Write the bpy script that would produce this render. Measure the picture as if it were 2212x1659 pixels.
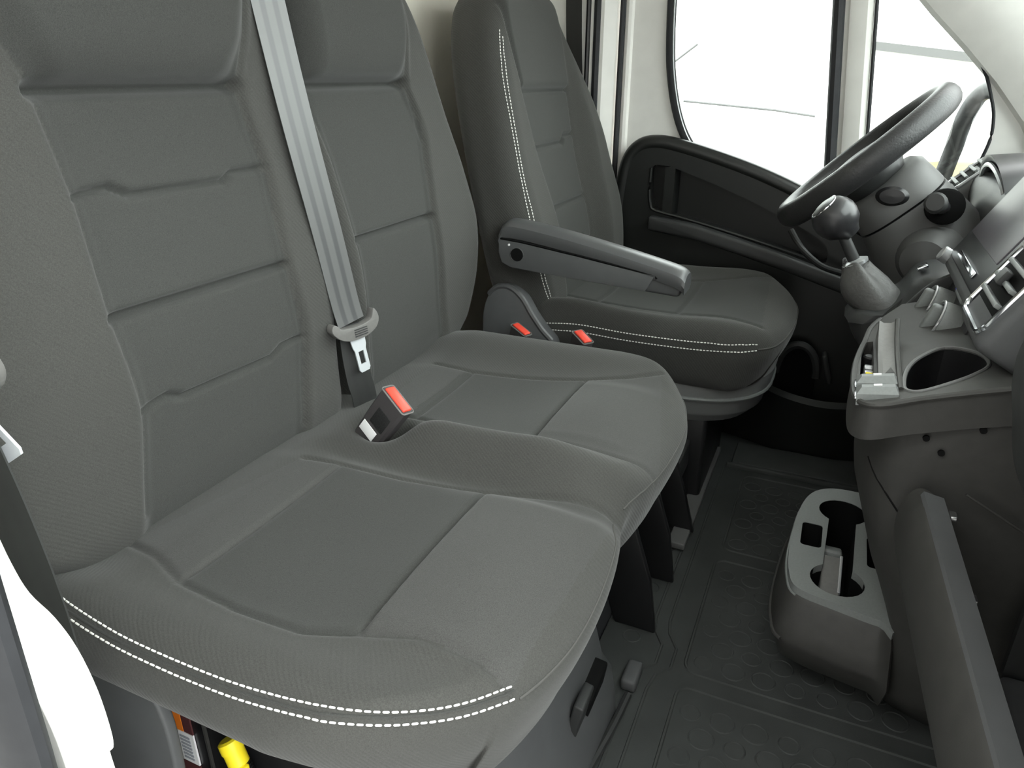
import bpy, bmesh, math, random
import numpy as np
from mathutils import Vector, Matrix
from mathutils.bvhtree import BVHTree
from mathutils.geometry import tessellate_polygon

for o in list(bpy.data.objects): bpy.data.objects.remove(o)
scene = bpy.context.scene
COL = scene.collection
S = 1.1                       # design unit -> metres
rng = random.Random(4)

# ------------------------------------------------------------------ camera, world, exposure
# cab axes: +X towards the dashboard, +Y towards the driver's door, +Z up, floor mat at z = 0
cam_loc = Vector((0.632, -0.3215, 0.853)) * S
yaw, pitch = math.radians(24.2), math.radians(23.3)
fwd = Vector((-math.sin(yaw)*math.cos(pitch), math.cos(yaw)*math.cos(pitch), -math.sin(pitch)))
right = Vector((math.cos(yaw), math.sin(yaw), 0)); up = right.cross(fwd)
cd = bpy.data.cameras.new('camera'); cam = bpy.data.objects.new('camera', cd); COL.objects.link(cam)
cam.matrix_world = Matrix(((right.x, up.x, -fwd.x, cam_loc.x), (right.y, up.y, -fwd.y, cam_loc.y), (right.z, up.z, -fwd.z, cam_loc.z), (0, 0, 0, 1)))
cd.sensor_width = 36; cd.lens = 1535/2212*36; cd.clip_start = 0.02
scene.camera = cam

w = bpy.data.worlds.new('overcast_sky'); scene.world = w; w.use_nodes = True
bg = w.node_tree.nodes['Background']; bg.inputs[0].default_value = (0.97, 1.0, 0.985, 1); bg.inputs[1].default_value = 1.0
scene.view_settings.view_transform = 'Standard'; scene.view_settings.look = 'None'
scene.view_settings.gamma = 1; scene.view_settings.use_curve_mapping = False
scene.view_settings.exposure = 3.05
if hasattr(scene, 'cycles'):
    scene.cycles.max_bounces = 10; scene.cycles.diffuse_bounces = 6; scene.cycles.transparent_max_bounces = 12

# ------------------------------------------------------------------ materials
MATS = {}
def mat(name, col, rough=0.6, spec=0.4, metal=0.0, bump=None, noise=None, coat=0, sheen=0):
    m = bpy.data.materials.new(name); m.use_nodes = True; nt = m.node_tree; b = nt.nodes['Principled BSDF']
    b.inputs['Base Color'].default_value = (*col, 1); b.inputs['Roughness'].default_value = rough
    b.inputs['Specular IOR Level'].default_value = spec; b.inputs['Metallic'].default_value = metal
    b.inputs['Coat Weight'].default_value = coat; b.inputs['Sheen Weight'].default_value = sheen
    tc = nt.nodes.new('ShaderNodeTexCoord')
    if noise:
        sc, amt = noise
        n = nt.nodes.new('ShaderNodeTexNoise'); n.inputs['Scale'].default_value = sc; n.inputs['Detail'].default_value = 4
        nt.links.new(tc.outputs['Object'], n.inputs['Vector'])
        r = nt.nodes.new('ShaderNodeMapRange'); r.inputs[1].default_value = .3; r.inputs[2].default_value = .7
        r.inputs[3].default_value = 1-amt; r.inputs[4].default_value = 1+amt
        mx = nt.nodes.new('ShaderNodeVectorMath'); mx.operation = 'SCALE'; mx.inputs[0].default_value = col
        nt.links.new(n.outputs['Fac'], r.inputs[0]); nt.links.new(r.outputs[0], mx.inputs['Scale']); nt.links.new(mx.outputs[0], b.inputs['Base Color'])
    if bump:
        kind, sc, strength, dist = bump
        if kind == 'noise':
            t = nt.nodes.new('ShaderNodeTexNoise'); t.inputs['Scale'].default_value = sc; t.inputs['Detail'].default_value = 3; out = t.outputs['Fac']
            nt.links.new(tc.outputs['Object'], t.inputs['Vector'])
        else:
            t = nt.nodes.new('ShaderNodeTexWave'); t.inputs['Scale'].default_value = sc; t.bands_direction = 'DIAGONAL'
            t.inputs['Distortion'].default_value = 1.2; t.inputs['Detail'].default_value = 1; out = t.outputs['Fac']
            nt.links.new(tc.outputs['Object'], t.inputs['Vector'])
        bp = nt.nodes.new('ShaderNodeBump'); bp.inputs['Strength'].default_value = strength; bp.inputs['Distance'].default_value = dist
        nt.links.new(out, bp.inputs['Height']); nt.links.new(bp.outputs[0], b.inputs['Normal'])
    MATS[name] = m
    return m
mat('twill', (.053, .053, .049), .92, .15, bump=('wave', 95, .18, .0012), noise=(900, .22), sheen=.15)
mat('strip_cloth', (.060, .060, .057), .95, .12, bump=('noise', 900, .25, .001), noise=(1100, .25), sheen=.15)
mat('panel_cloth', (.046, .047, .044), .95, .12, bump=('noise', 900, .25, .001), noise=(1100, .25), sheen=.15)
mat('dark_plastic', (.030, .031, .031), .48, .45, bump=('noise', 1400, .18, .0006), noise=(40, .08))
mat('console_plastic', (.045, .044, .041), .55, .4, bump=('noise', 1600, .25, .0006), noise=(60, .08))
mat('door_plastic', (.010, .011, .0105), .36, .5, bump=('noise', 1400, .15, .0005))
mat('column_plastic', (.12, .12, .118), .5, .4, bump=('noise', 1500, .15, .0005))  # paler than the dash: window light on the column is in this colour
mat('boot_leather', (.075, .074, .072), .5, .4, bump=('noise', 200, .35, .003))
mat('black_plastic', (.012, .012, .013), .35, .5)
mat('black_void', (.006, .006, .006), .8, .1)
mat('grey_plastic', (.085, .087, .089), .55, .4, bump=('noise', 1500, .2, .0006), noise=(30, .06))
mat('arm_plastic', (.07, .071, .073), .33, .5, bump=('noise', 1500, .15, .0005))
mat('plate_grey', (.19, .20, .196), .45, .45, noise=(300, .06))
mat('rubber', (.052, .056, .054), .68, .3, bump=('noise', 700, .25, .0008), noise=(12, .15))
mat('seal_rubber', (.030, .031, .034), .6, .35, noise=(60, .1))
mat('cream', (.86, .85, .81), .6, .35, noise=(20, .03))
mat('partition', (.72, .69, .60), .7, .3, noise=(14, .04))
mat('white_paint', (.82, .82, .78), .3, .5)
mat('thread', (.85, .84, .8), .8, .2)
mat('piping_cord', (.075, .074, .07), .8, .25)
mat('chrome', (.75, .77, .8), .12, .5, 1.0)
mat('steel', (.5, .5, .5), .35, .5, 1.0)
mat('silver', (.55, .56, .57), .3, .5, .6)
mat('red', (.85, .075, .045), .35, .5)
mat('tongue_grey', (.155, .152, .145), .5, .4, noise=(200, .06))
mat('label_white', (.8, .8, .8), .7, .2)
mat('orange', (.85, .22, .02), .6, .3)
mat('maroon', (.09, .03, .03), .6, .3)
mat('yellow', (.85, .68, .02), .45, .4)
mat('blue', (.03, .05, .7), .4, .4)
mat('barcode', (.32, .33, .36), .7, .2)
mat('knob_gloss', (.028, .028, .030), .34, .5, coat=.15)
mat('latch_metal', (.72, .75, .78), .3, .6, .35)
mat('screen', (.045, .040, .050), .38, .35)
mat('buckle_plastic', (.050, .046, .047), .45, .4)
mat('leather', (.035, .035, .036), .38, .45, bump=('noise', 260, .3, .002))
mat('sticker_dark', (.02, .02, .02), .5, .3, noise=(500, .5))
mat('asphalt', (.42, .42, .41), .9, .2, noise=(3, .1))
mat('light_block_grey', (.30, .29, .28), .9, .2, noise=(5, .1))
mat('car_white', (.88, .88, .86), .35, .5)
mat('car_trim', (.11, .11, .11), .5, .4)
mat('dark_glass', (.12, .125, .125), .1, .6)
mat('hedge', (.26, .22, .12), .9, .1, noise=(6, .35))
mat('screen_glass', (.095, .085, .10), .32, .35, noise=(9, .2))
mat('pedestal_grey', (.21, .212, .212), .5, .4)
def glass_mat():
    m = bpy.data.materials.new('window_glass'); m.use_nodes = True; nt = m.node_tree
    nt.nodes.remove(nt.nodes['Principled BSDF']); out = nt.nodes['Material Output']
    t = nt.nodes.new('ShaderNodeBsdfTransparent'); t.inputs[0].default_value = (.93, .96, .95, 1)
    g = nt.nodes.new('ShaderNodeBsdfGlossy'); g.inputs['Roughness'].default_value = .02
    f = nt.nodes.new('ShaderNodeFresnel'); f.inputs[0].default_value = 1.45
    mx = nt.nodes.new('ShaderNodeMixShader')
    nt.links.new(f.outputs[0], mx.inputs[0]); nt.links.new(t.outputs[0], mx.inputs[1]); nt.links.new(g.outputs[0], mx.inputs[2])
    nt.links.new(mx.outputs[0], out.inputs[0]); MATS['glass'] = m
glass_mat()
def webbing_mat(name, base, stripe, rough):
    # woven belt: ribs run along the belt (UV x goes across the belt, y along it)
    m = bpy.data.materials.new(name); m.use_nodes = True; nt = m.node_tree; b = nt.nodes['Principled BSDF']
    uv = nt.nodes.new('ShaderNodeUVMap'); sp = nt.nodes.new('ShaderNodeSeparateXYZ'); nt.links.new(uv.outputs[0], sp.inputs[0])
    r = nt.nodes.new('ShaderNodeValToRGB'); r.color_ramp.interpolation = 'EASE'
    els = [(0, base), (.2, base), (.26, stripe), (.36, stripe), (.42, base), (.58, base), (.64, stripe), (.74, stripe), (.8, base), (1, base)]
    r.color_ramp.elements[0].position, r.color_ramp.elements[0].color = els[0][0], (*els[0][1], 1)
    r.color_ramp.elements[1].position, r.color_ramp.elements[1].color = els[-1][0], (*els[-1][1], 1)
    for p, c in els[1:-1]:
        e = r.color_ramp.elements.new(p); e.color = (*c, 1)
    nt.links.new(sp.outputs[0], r.inputs[0]); nt.links.new(r.outputs[0], b.inputs['Base Color'])
    wv = nt.nodes.new('ShaderNodeTexWave'); wv.inputs['Scale'].default_value = 60; wv.bands_direction = 'DIAGONAL'
    nt.links.new(uv.outputs[0], wv.inputs['Vector'])
    bp = nt.nodes.new('ShaderNodeBump'); bp.inputs['Strength'].default_value = .15; bp.inputs['Distance'].default_value = .0005
    nt.links.new(wv.outputs['Fac'], bp.inputs['Height']); nt.links.new(bp.outputs[0], b.inputs['Normal'])
    b.inputs['Roughness'].default_value = rough; b.inputs['Specular IOR Level'].default_value = .7
    MATS[name] = m
webbing_mat('webbing', (.115, .117, .116), (.072, .074, .076), .36)
webbing_mat('webbing_dark_or_shaded', (.022, .023, .022), (.02, .02, .02), .6)  # dark belts, and the bench belt's lower run with shade in its colour

# ------------------------------------------------------------------ object helpers
ORG = {}
def tag(o, label=None, cat=None, group=None, kind=None):
    if label: o['label'] = label
    if cat: o['category'] = cat
    if group: o['group'] = group
    if kind: o['kind'] = kind
    return o
def thing(name, label, cat, loc, group=None):
    o = bpy.data.objects.new(name, None); COL.objects.link(o); o.empty_display_size = .05
    o.location = Vector(loc)*S; ORG[o.name] = np.array(loc, float)
    return tag(o, label, cat, group)
def struct(name, loc):
    o = bpy.data.objects.new(name, None); COL.objects.link(o); o.empty_display_size = .05
    o.location = Vector(loc)*S; ORG[o.name] = np.array(loc, float); o['kind'] = 'structure'
    return o
def put(name, geo, m, parent=None, smooth=35, uv=None, mats=None, fm=None):
    V, F = geo; V = np.asarray(V, float)
    if parent is None: org = V.mean(0)*[1, 1, 0] + [0, 0, V[:, 2].min()]
    else: org = ORG[parent.name]
    me = bpy.data.meshes.new(name)
    me.from_pydata(((V-org)*S).tolist(), [], [list(map(int, f)) for f in F])
    me.materials.append(MATS[m])
    for k in (mats or []): me.materials.append(MATS[k])
    if fm is not None: me.polygons.foreach_set('material_index', np.asarray(fm, dtype=np.int32))
    if uv is not None:
        l = me.uv_layers.new(name='UVMap'); li = np.zeros(len(me.loops), dtype=np.int32); me.loops.foreach_get('vertex_index', li)
        l.data.foreach_set('uv', np.asarray(uv, float)[li].ravel())
    bm = bmesh.new(); bm.from_mesh(me); bmesh.ops.recalc_face_normals(bm, faces=bm.faces); bm.to_mesh(me); bm.free()
    if smooth:
        me.polygons.foreach_set('use_smooth', [True]*len(me.polygons))
        if smooth < 180: me.set_sharp_from_angle(angle=math.radians(smooth))
    o = bpy.data.objects.new(name, me); COL.objects.link(o)
    if parent is None: o.location = Vector(org)*S
    else: o.parent = parent
    ORG[o.name] = org
    return o
def solo(name, geo, m, label, cat, group=None, **k): return tag(put(name, geo, m, **k), label, cat, group)
def join(*gs):
    V = []; F = []; n = 0
    for v, f in gs:
        v = np.asarray(v, float); V.append(v); F += [[i+n for i in q] for q in f]; n += len(v)
    return np.vstack(V), F
def bm_out(bm):
    bm.verts.index_update(); V = np.array([v.co[:] for v in bm.verts]); F = [[v.index for v in f.verts] for f in bm.faces]; bm.free(); return V, F
def rot(axis, deg): return np.array(Matrix.Rotation(math.radians(deg), 3, axis))
def box(c, size, bevel=0, R=None, seg=3, taper=None):
    bm = bmesh.new(); bmesh.ops.create_cube(bm, size=1)
    for v in bm.verts:
        t = 1
        if taper and v.co.z > 0: t = taper
        v.co = (v.co.x*size[0]*t, v.co.y*size[1]*t, v.co.z*size[2])
    if bevel: bmesh.ops.bevel(bm, geom=bm.edges[:], offset=bevel, segments=seg, profile=.5, affect='EDGES')
    V, F = bm_out(bm)
    if R is not None: V = V @ np.asarray(R).T
    return V+np.array(c), F
AX = {'x': (1, 2, 0), 'y': (0, 2, 1), 'z': (0, 1, 2)}
def prism(poly, axis, lo, hi, bevel=0, seg=3, vert_bevel=0):
    a, b, c = AX[axis]; bm = bmesh.new(); r = []
    for val in (lo, hi):
        rr = []
        for p in poly:
            q = [0, 0, 0]; q[a], q[b], q[c] = p[0], p[1], val; rr.append(bm.verts.new(q))
        r.append(rr)
    n = len(poly); bm.faces.new(r[0][::-1]); bm.faces.new(r[1])
    for i in range(n): bm.faces.new([r[0][i], r[0][(i+1) % n], r[1][(i+1) % n], r[1][i]])
    bmesh.ops.recalc_face_normals(bm, faces=bm.faces)
    if bevel: bmesh.ops.bevel(bm, geom=bm.edges[:], offset=bevel, segments=seg, profile=.5, affect='EDGES', clamp_overlap=True)
    return bm_out(bm)
def holed(outer, holes, axis, lo, hi, mapf=None):
    # flat plate with real holes, walls included
    a, b, c = AX[axis]; loops = [outer]+holes; pts = [p for l in loops for p in l]
    tris = tessellate_polygon([[Vector((p[0], p[1], 0)) for p in l] for l in loops])
    n = len(pts); V = []
    for val in (lo, hi):
        for p in pts:
            q = [0, 0, 0]; q[a], q[b], q[c] = p[0], p[1], val; V.append(q)
    F = [list(t) for t in tris]+[[i+n for i in t] for t in tris]; s = 0
    for l in loops:
        k = len(l)
        for i in range(k): F.append([s+i, s+(i+1) % k, s+(i+1) % k+n, s+i+n])
        s += k
    V = np.array(V, float)
    if mapf: V = mapf(V)
    return V, F
def circle(cx, cy, r, n=28, ry=None): return [(cx+r*math.cos(2*math.pi*i/n), cy+(ry or r)*math.sin(2*math.pi*i/n)) for i in range(n)]
def rrect(x0, x1, y0, y1, r, n=5):
    o = []
    for cx, cy, a0 in ((x1-r, y1-r, 0), (x0+r, y1-r, 90), (x0+r, y0+r, 180), (x1-r, y0+r, 270)):
        for i in range(n+1):
            a = math.radians(a0+90*i/n); o.append((cx+r*math.cos(a), cy+r*math.sin(a)))
    return o
def catmull(P, n=8, closed=False):
    P = [np.array(p, float) for p in P]; out = []; m = len(P)
    for i in range(m if closed else m-1):
        if closed: p0, p1, p2, p3 = P[i-1], P[i], P[(i+1) % m], P[(i+2) % m]
        else: p0, p1, p2, p3 = P[max(i-1, 0)], P[i], P[i+1], P[min(i+2, m-1)]
        for k in range(n):
            t = k/n; out.append(.5*((2*p1)+(-p0+p2)*t+(2*p0-5*p1+4*p2-p3)*t*t+(-p0+3*p1-3*p2+p3)*t**3))
    if not closed: out.append(P[-1])
    return np.array(out)
def tube(P, r, n=10, closed=False, ry=None, upv=(0, 0, 1)):
    P = np.array(P, float); m = len(P); rr = np.full(m, r) if np.isscalar(r) else np.array(r); V = []; F = []
    ryy = rr if ry is None else np.full(m, ry)
    for i in range(m):
        if closed: t = P[(i+1) % m]-P[i-1]
        else: t = P[min(i+1, m-1)]-P[max(i-1, 0)]
        t /= np.linalg.norm(t)+1e-9; u = np.array(upv, float); u -= t*(u@t)
        if np.linalg.norm(u) < 1e-3: u = np.array((1., 0, 0)); u -= t*(u@t)
        u /= np.linalg.norm(u); s = np.cross(t, u)
        for k in range(n):
            a = 2*math.pi*k/n; V.append(P[i]+s*rr[i]*math.cos(a)+u*ryy[i]*math.sin(a))
    for i in range(m if closed else m-1):
        j = (i+1) % m
        for k in range(n): F.append([i*n+k, i*n+(k+1) % n, j*n+(k+1) % n, j*n+k])
    if not closed: F.append(list(range(n))[::-1]); F.append([(m-1)*n+k for k in range(n)])
    return np.array(V), F
def frame(d):
    d = np.array(d, float); d /= np.linalg.norm(d); u = np.array((0, 0, 1.)) if abs(d[2]) < .9 else np.array((1., 0, 0))
    a = np.cross(u, d); a /= np.linalg.norm(a); return a, np.cross(d, a), d
def lathe(prof, o, d, n=32, sx=1, sy=1):
    a, b, d = frame(d); V = []; F = []; m = len(prof)
    for r, h in prof:
        for k in range(n):
            t = 2*math.pi*k/n; V.append(np.array(o)+d*h+a*r*sx*math.cos(t)+b*r*sy*math.sin(t))
    for i in range(m-1):
        for k in range(n): F.append([i*n+k, i*n+(k+1) % n, (i+1)*n+(k+1) % n, (i+1)*n+k])
    F.append(list(range(n))[::-1]); F.append([(m-1)*n+k for k in range(n)])
    return np.array(V), F
def loft(loops, cap=True):   # cap: True both ends, 'end' only the last loop
    n = len(loops[0]); V = np.vstack([np.array(l, float) for l in loops]); F = []
    for i in range(len(loops)-1):
        for k in range(n): F.append([i*n+k, i*n+(k+1) % n, (i+1)*n+(k+1) % n, (i+1)*n+k])
    if cap is True: F.append(list(range(n))[::-1])
    if cap: F.append([(len(loops)-1)*n+k for k in range(n)])
    return V, F
def strap(P, W, width, th=.0014):
    # belt: centre line P, width directions W; returns geometry and UVs
    P = np.array(P, float); m = len(P); V = []; F = []; UV = []; L = 0
    for i in range(m):
        t = P[min(i+1, m-1)]-P[max(i-1, 0)]; t /= np.linalg.norm(t)
        wv = np.array(W[i] if len(W) == m else W[0], float); wv -= t*(wv@t); wv /= np.linalg.norm(wv); n = np.cross(t, wv)
        if i: L += np.linalg.norm(P[i]-P[i-1])
        for sgn in (1, -1):
            for k in range(9):
                V.append(P[i]+wv*width*(k/8-.5)+n*sgn*th/2); UV.append((k/8, L*2))
    q = 18
    for i in range(m-1):
        for sgn in (0, 9):
            for k in range(8): F.append([i*q+sgn+k, i*q+sgn+k+1, (i+1)*q+sgn+k+1, (i+1)*q+sgn+k])
        for k in (0, 8): F.append([i*q+k, i*q+9+k, (i+1)*q+9+k, (i+1)*q+k])
    return (np.array(V), F), UV
def ss(a, b, x):
    t = np.clip((x-a)/(b-a), 0, 1); return t*t*(3-2*t)
def g(x, c, w): return np.exp(-((x-c)/w)**2)
def interp(x, pts): return np.interp(x, [p[0] for p in pts], [p[1] for p in pts])
def sinterp(x, pts):
    c = catmull([(p[0], p[1]) for p in pts], 10); return np.interp(x, c[:, 0], c[:, 1])
def rbox(lo, hi, res, r):
    # rounded box on a dense regular grid
    lo, hi = np.array(lo, float), np.array(hi, float); V = []; F = []; key = {}
    n = [max(2, int((hi[i]-lo[i])/res[i])) for i in range(3)]
    g3 = [np.linspace(lo[i], hi[i], n[i]+1) for i in range(3)]
    r3 = np.array(r if not np.isscalar(r) else (r, r, r), float)
    for ax in range(3):
        a, b = [(1, 2), (2, 0), (0, 1)][ax]
        for side in (0, n[ax]):
            idx = np.zeros((n[a]+1, n[b]+1), int)
            for i in range(n[a]+1):
                for j in range(n[b]+1):
                    k = [0, 0, 0]; k[ax] = side; k[a] = i; k[b] = j; k = tuple(k)
                    q = key.get(k)
                    if q is None: q = key[k] = len(V); V.append((g3[0][k[0]], g3[1][k[1]], g3[2][k[2]]))
                    idx[i, j] = q
            A, B, C, D = idx[:-1, :-1], idx[1:, :-1], idx[1:, 1:], idx[:-1, 1:]
            f = np.stack([A, B, C, D], -1).reshape(-1, 4)
            F.append(f if side else f[:, ::-1])
    V = np.array(V); F = np.vstack(F)
    q = np.clip(V, lo+r3, hi-r3); e = (V-q)/r3; l = np.linalg.norm(e, axis=1, keepdims=True); l[l == 0] = 1
    m = np.abs(e).max(1, keepdims=True)
    V = q+e/l*np.maximum(m, 0)*r3
    return V, F
def seam(px, py, path, wd=.0035):
    # groove profile: 1 on the polyline, 0 away from it
    d = np.full(len(px), 1e9); P = np.array(path, float)
    for a, b in zip(P[:-1], P[1:]):
        ab = b-a; t = np.clip(((px-a[0])*ab[0]+(py-a[1])*ab[1])/(ab@ab+1e-12), 0, 1)
        d = np.minimum(d, np.hypot(px-a[0]-t*ab[0], py-a[1]-t*ab[1]))
    return np.exp(-(d/wd)**2)
def inside(px, py, poly):
    r = np.zeros(len(px), bool); n = len(poly); j = n-1
    for i in range(n):
        xi, yi = poly[i]; xj, yj = poly[j]
        c = ((yi > py) != (yj > py)) & (px < (xj-xi)*(py-yi)/(yj-yi+1e-12)+xi); r ^= c; j = i
    return r
def bvh(V, F): return BVHTree.FromPolygons([tuple(v) for v in V], [tuple(int(i) for i in f) for f in F])
def snap(tree, P, off=.0):
    o = []; N = []
    for p in P:
        c, n, i, d = tree.find_nearest(Vector(p)); 
        if n.dot(Vector(p)-c) < 0 and (Vector(p)-c).length > 1e-6: pass
        o.append(np.array(c)+np.array(n)*off); N.append(np.array(n))
    return np.array(o), np.array(N)
def resample(P, step):
    P = np.array(P); d = np.r_[0, np.cumsum(np.linalg.norm(np.diff(P, axis=0), axis=1))]; n = max(2, int(d[-1]/step)); s = np.linspace(0, d[-1], n+1)
    return np.stack([np.interp(s, d, P[:, k]) for k in range(3)], 1)
def stitches(P, pitch=.0068, fill=.74, r=.0011):
    # each stitch a small flattened capsule
    P = resample(P, pitch); gs = []
    for a, b in zip(P[:-1], P[1:]):
        e = a+(b-a)*fill; gs.append(tube([a, a+(e-a)*.15, a+(e-a)*.85, e], [r*.5, r, r, r*.5], 6))
    return join(*gs)

# ------------------------------------------------------------------ the setting
FLOOR_Z = -.012
solo_floor = put('floor', box((.62, .70, FLOOR_Z-.02), (1.75, 1.75, .04)), 'seal_rubber'); solo_floor['kind'] = 'structure'
wr = put('wall_rear', box((-.235, .70, .62), (.03, 1.84, 1.5), .004), 'partition'); wr['kind'] = 'structure'
ce = put('ceiling', box((.36, .70, 1.40), (1.22, 1.84, .04), .008), 'cream'); ce['kind'] = 'structure'
wf = put('wall_front', box((1.47, .70, .32), (.04, 1.84, .70)), 'seal_rubber'); wf['kind'] = 'structure'

# driver's side: one pressed wall with the window openings, seals, glass, trim panel
win = catmull([(.205, 1.16), (.206, 1.02), (.210, .93), (.218, .86), (.236, .785), (.262, .725), (.30, .675)], 4).tolist() + [(.46, .615), (.625, .575), (.606, .673), (.588, .84), (.57, 1.005), (.558, 1.16)]
win = [tuple(p) for p in win]
qtr = [(.628, 1.10), (.635, 1.002), (.655, .82), (.672, .66), (.682, .555), (.865, .555)] + [tuple(p) for p in catmull([(.884, .625), (.896, .69), (.904, .736), (.900, .78), (.888, .815), (.862, .870), (.808, .938), (.752, 1.0), (.68, 1.075)], 4)]
outer = [(.108, -.03), (1.45, -.03), (1.45, .64), (1.20, .72), (.97, .885), (.845, 1.0), (.60, 1.25), (.42, 1.38), (.108, 1.38)]
door = struct('door_1', (.7, 1.53, 0))
put('door_frame', holed(outer, [win, qtr], 'y', 1.512, 1.56), 'cream', door)
# rounded return on the rear edge of the door and rubber seals around both openings
put('door_edge', tube([(.113, 1.515, z) for z in np.linspace(-.02, 1.37, 12)], .012, 10), 'cream', door)
put('door_seal', tube([(.098, 1.505, z) for z in np.linspace(-.02, 1.37, 12)], .007, 8), 'seal_rubber', door)
rear_seal = [(p[0]+.006, 1.508, p[1]) for p in win[:25]]
put('window_seal', tube(rear_seal, .008, 8, ry=.011), 'seal_rubber', door)
put('window_seal', tube([(p[0]+.013, 1.503, p[1]) for p in win[:25]], .0022, 6), 'silver', door)
put('window_channel', tube([(.553, 1.506, 1.16), (.566, 1.506, 1.005), (.584, 1.506, .84), (.602, 1.506, .673), (.616, 1.506, .58)], .0125, 8, upv=(0, 1, 0), ry=.012), 'seal_rubber', door)
put('window_bar', loft([[(x0, y, z) for x0, y in ((a+.028, 1.500), (a+.052, 1.498), (a+.064, 1.506), (a+.064, 1.53), (a+.018, 1.53), (a+.018, 1.504))] for a, z in ((.558, 1.16), (.57, 1.005), (.588, .84), (.606, .673), (.618, .57))]), 'cream', door)
put('window_seal', tube([(.632, 1.506, 1.10), (.639, 1.506, 1.002), (.659, 1.506, .82), (.676, 1.506, .66), (.685, 1.506, .57)], .0045, 6), 'seal_rubber', door)
put('window_seal', tube([(p[0]-.004, 1.507, p[1]) for p in qtr[6:]], .0035, 6), 'seal_rubber', door)
w1 = struct('window_1', (.4, 1.535, .6)); put('pane', prism(win, 'y', 1.534, 1.538), 'glass', w1, smooth=0)
w2 = struct('window_2', (.77, 1.535, .6)); put('pane', prism(qtr, 'y', 1.534, 1.538), 'glass', w2, smooth=0)

# door trim: dark moulded panel with grab recess, arm ledge and lower pocket
trim_out = [tuple(p) for p in catmull([(.128, .30), (.126, .52), (.133, .625), (.146, .676), (.172, .704), (.21, .712), (.26, .706), (.36, .680), (.46, .648), (.56, .607), (.66, .557), (.76, .508), (.86, .48)], 5)] + [(1.05, .46), (1.05, -.02), (.128, -.02)]
recess = [tuple(p) for p in catmull([(.204, .652), (.203, .60), (.208, .566), (.222, .550), (.30, .535), (.42, .508), (.54, .478), (.62, .455), (.63, .48), (.61, .510), (.52, .555), (.40, .605), (.30, .640), (.24, .658)], 3, True)]
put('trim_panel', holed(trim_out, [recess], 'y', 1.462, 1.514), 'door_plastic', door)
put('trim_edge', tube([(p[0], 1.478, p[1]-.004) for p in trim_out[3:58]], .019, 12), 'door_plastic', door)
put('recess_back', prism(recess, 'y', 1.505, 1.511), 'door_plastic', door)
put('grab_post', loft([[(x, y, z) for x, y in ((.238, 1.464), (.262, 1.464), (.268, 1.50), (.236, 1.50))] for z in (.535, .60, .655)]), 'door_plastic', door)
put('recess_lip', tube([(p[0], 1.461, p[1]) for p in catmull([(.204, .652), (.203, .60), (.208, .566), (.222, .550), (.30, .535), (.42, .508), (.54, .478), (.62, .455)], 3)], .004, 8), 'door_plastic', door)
ledge = [(.21, .540), (.32, .528), (.42, .504), (.54, .473), (.70, .425), (.88, .37), (.88, .335), (.70, .388), (.54, .436), (.42, .468), (.32, .492), (.21, .505)]
put('arm_ledge', prism(ledge, 'y', 1.432, 1.463, .008), 'dark_plastic', door)
put('grab_handle', tube(catmull([(.545, 1.42, .535), (.575, 1.40, .50), (.62, 1.40, .465), (.665, 1.42, .448)], 6), .007, 10), 'dark_plastic', door)
# lower pocket with the round bottle holder mouth
pk = catmull([(.40, 1.44, .19), (.52, 1.40, .172), (.60, 1.375, .158), (.68, 1.375, .15), (.76, 1.39, .155), (.90, 1.43, .165)], 5)
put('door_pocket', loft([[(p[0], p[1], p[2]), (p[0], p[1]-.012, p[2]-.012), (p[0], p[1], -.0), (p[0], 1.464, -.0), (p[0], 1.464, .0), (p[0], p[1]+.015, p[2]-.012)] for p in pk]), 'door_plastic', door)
put('bottle_holder', tube([(.605+.047*math.cos(a), 1.43, .185+.078*math.sin(a)) for a in np.linspace(0, math.pi, 18)], .010, 8, upv=(0, 1, 0)), 'dark_plastic', door)
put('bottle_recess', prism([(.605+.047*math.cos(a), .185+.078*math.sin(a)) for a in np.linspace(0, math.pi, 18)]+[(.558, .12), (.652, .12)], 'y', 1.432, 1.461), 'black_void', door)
put('pocket_fin', box((.672, 1.44, .21), (.012, .04, .075), .005, rot('Y', -18)), 'dark_plastic', door)

# B-pillar trim behind the driver, dark gasket beside it
wl = struct('wall_left', (-.07, 1.53, 0))
put('pillar_trim', loft([[(x, y, z) for x, y in ((-.22, 1.56), (-.22, 1.50), (-.04, 1.485), (.06, 1.482), (.086, 1.50), (.09, 1.56))] for z in (-.02, .45, .75, 1.0, 1.38)]), 'cream', wl)
put('pillar_gasket', tube([(.043, 1.488, z) for z in np.linspace(.70, 1.37, 10)], .011, 8), 'seal_rubber', wl)
put('pillar_gasket', tube([(.021, 1.482, z) for z in np.linspace(.70, 1.37, 10)], .006, 8), 'black_plastic', wl)

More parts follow.
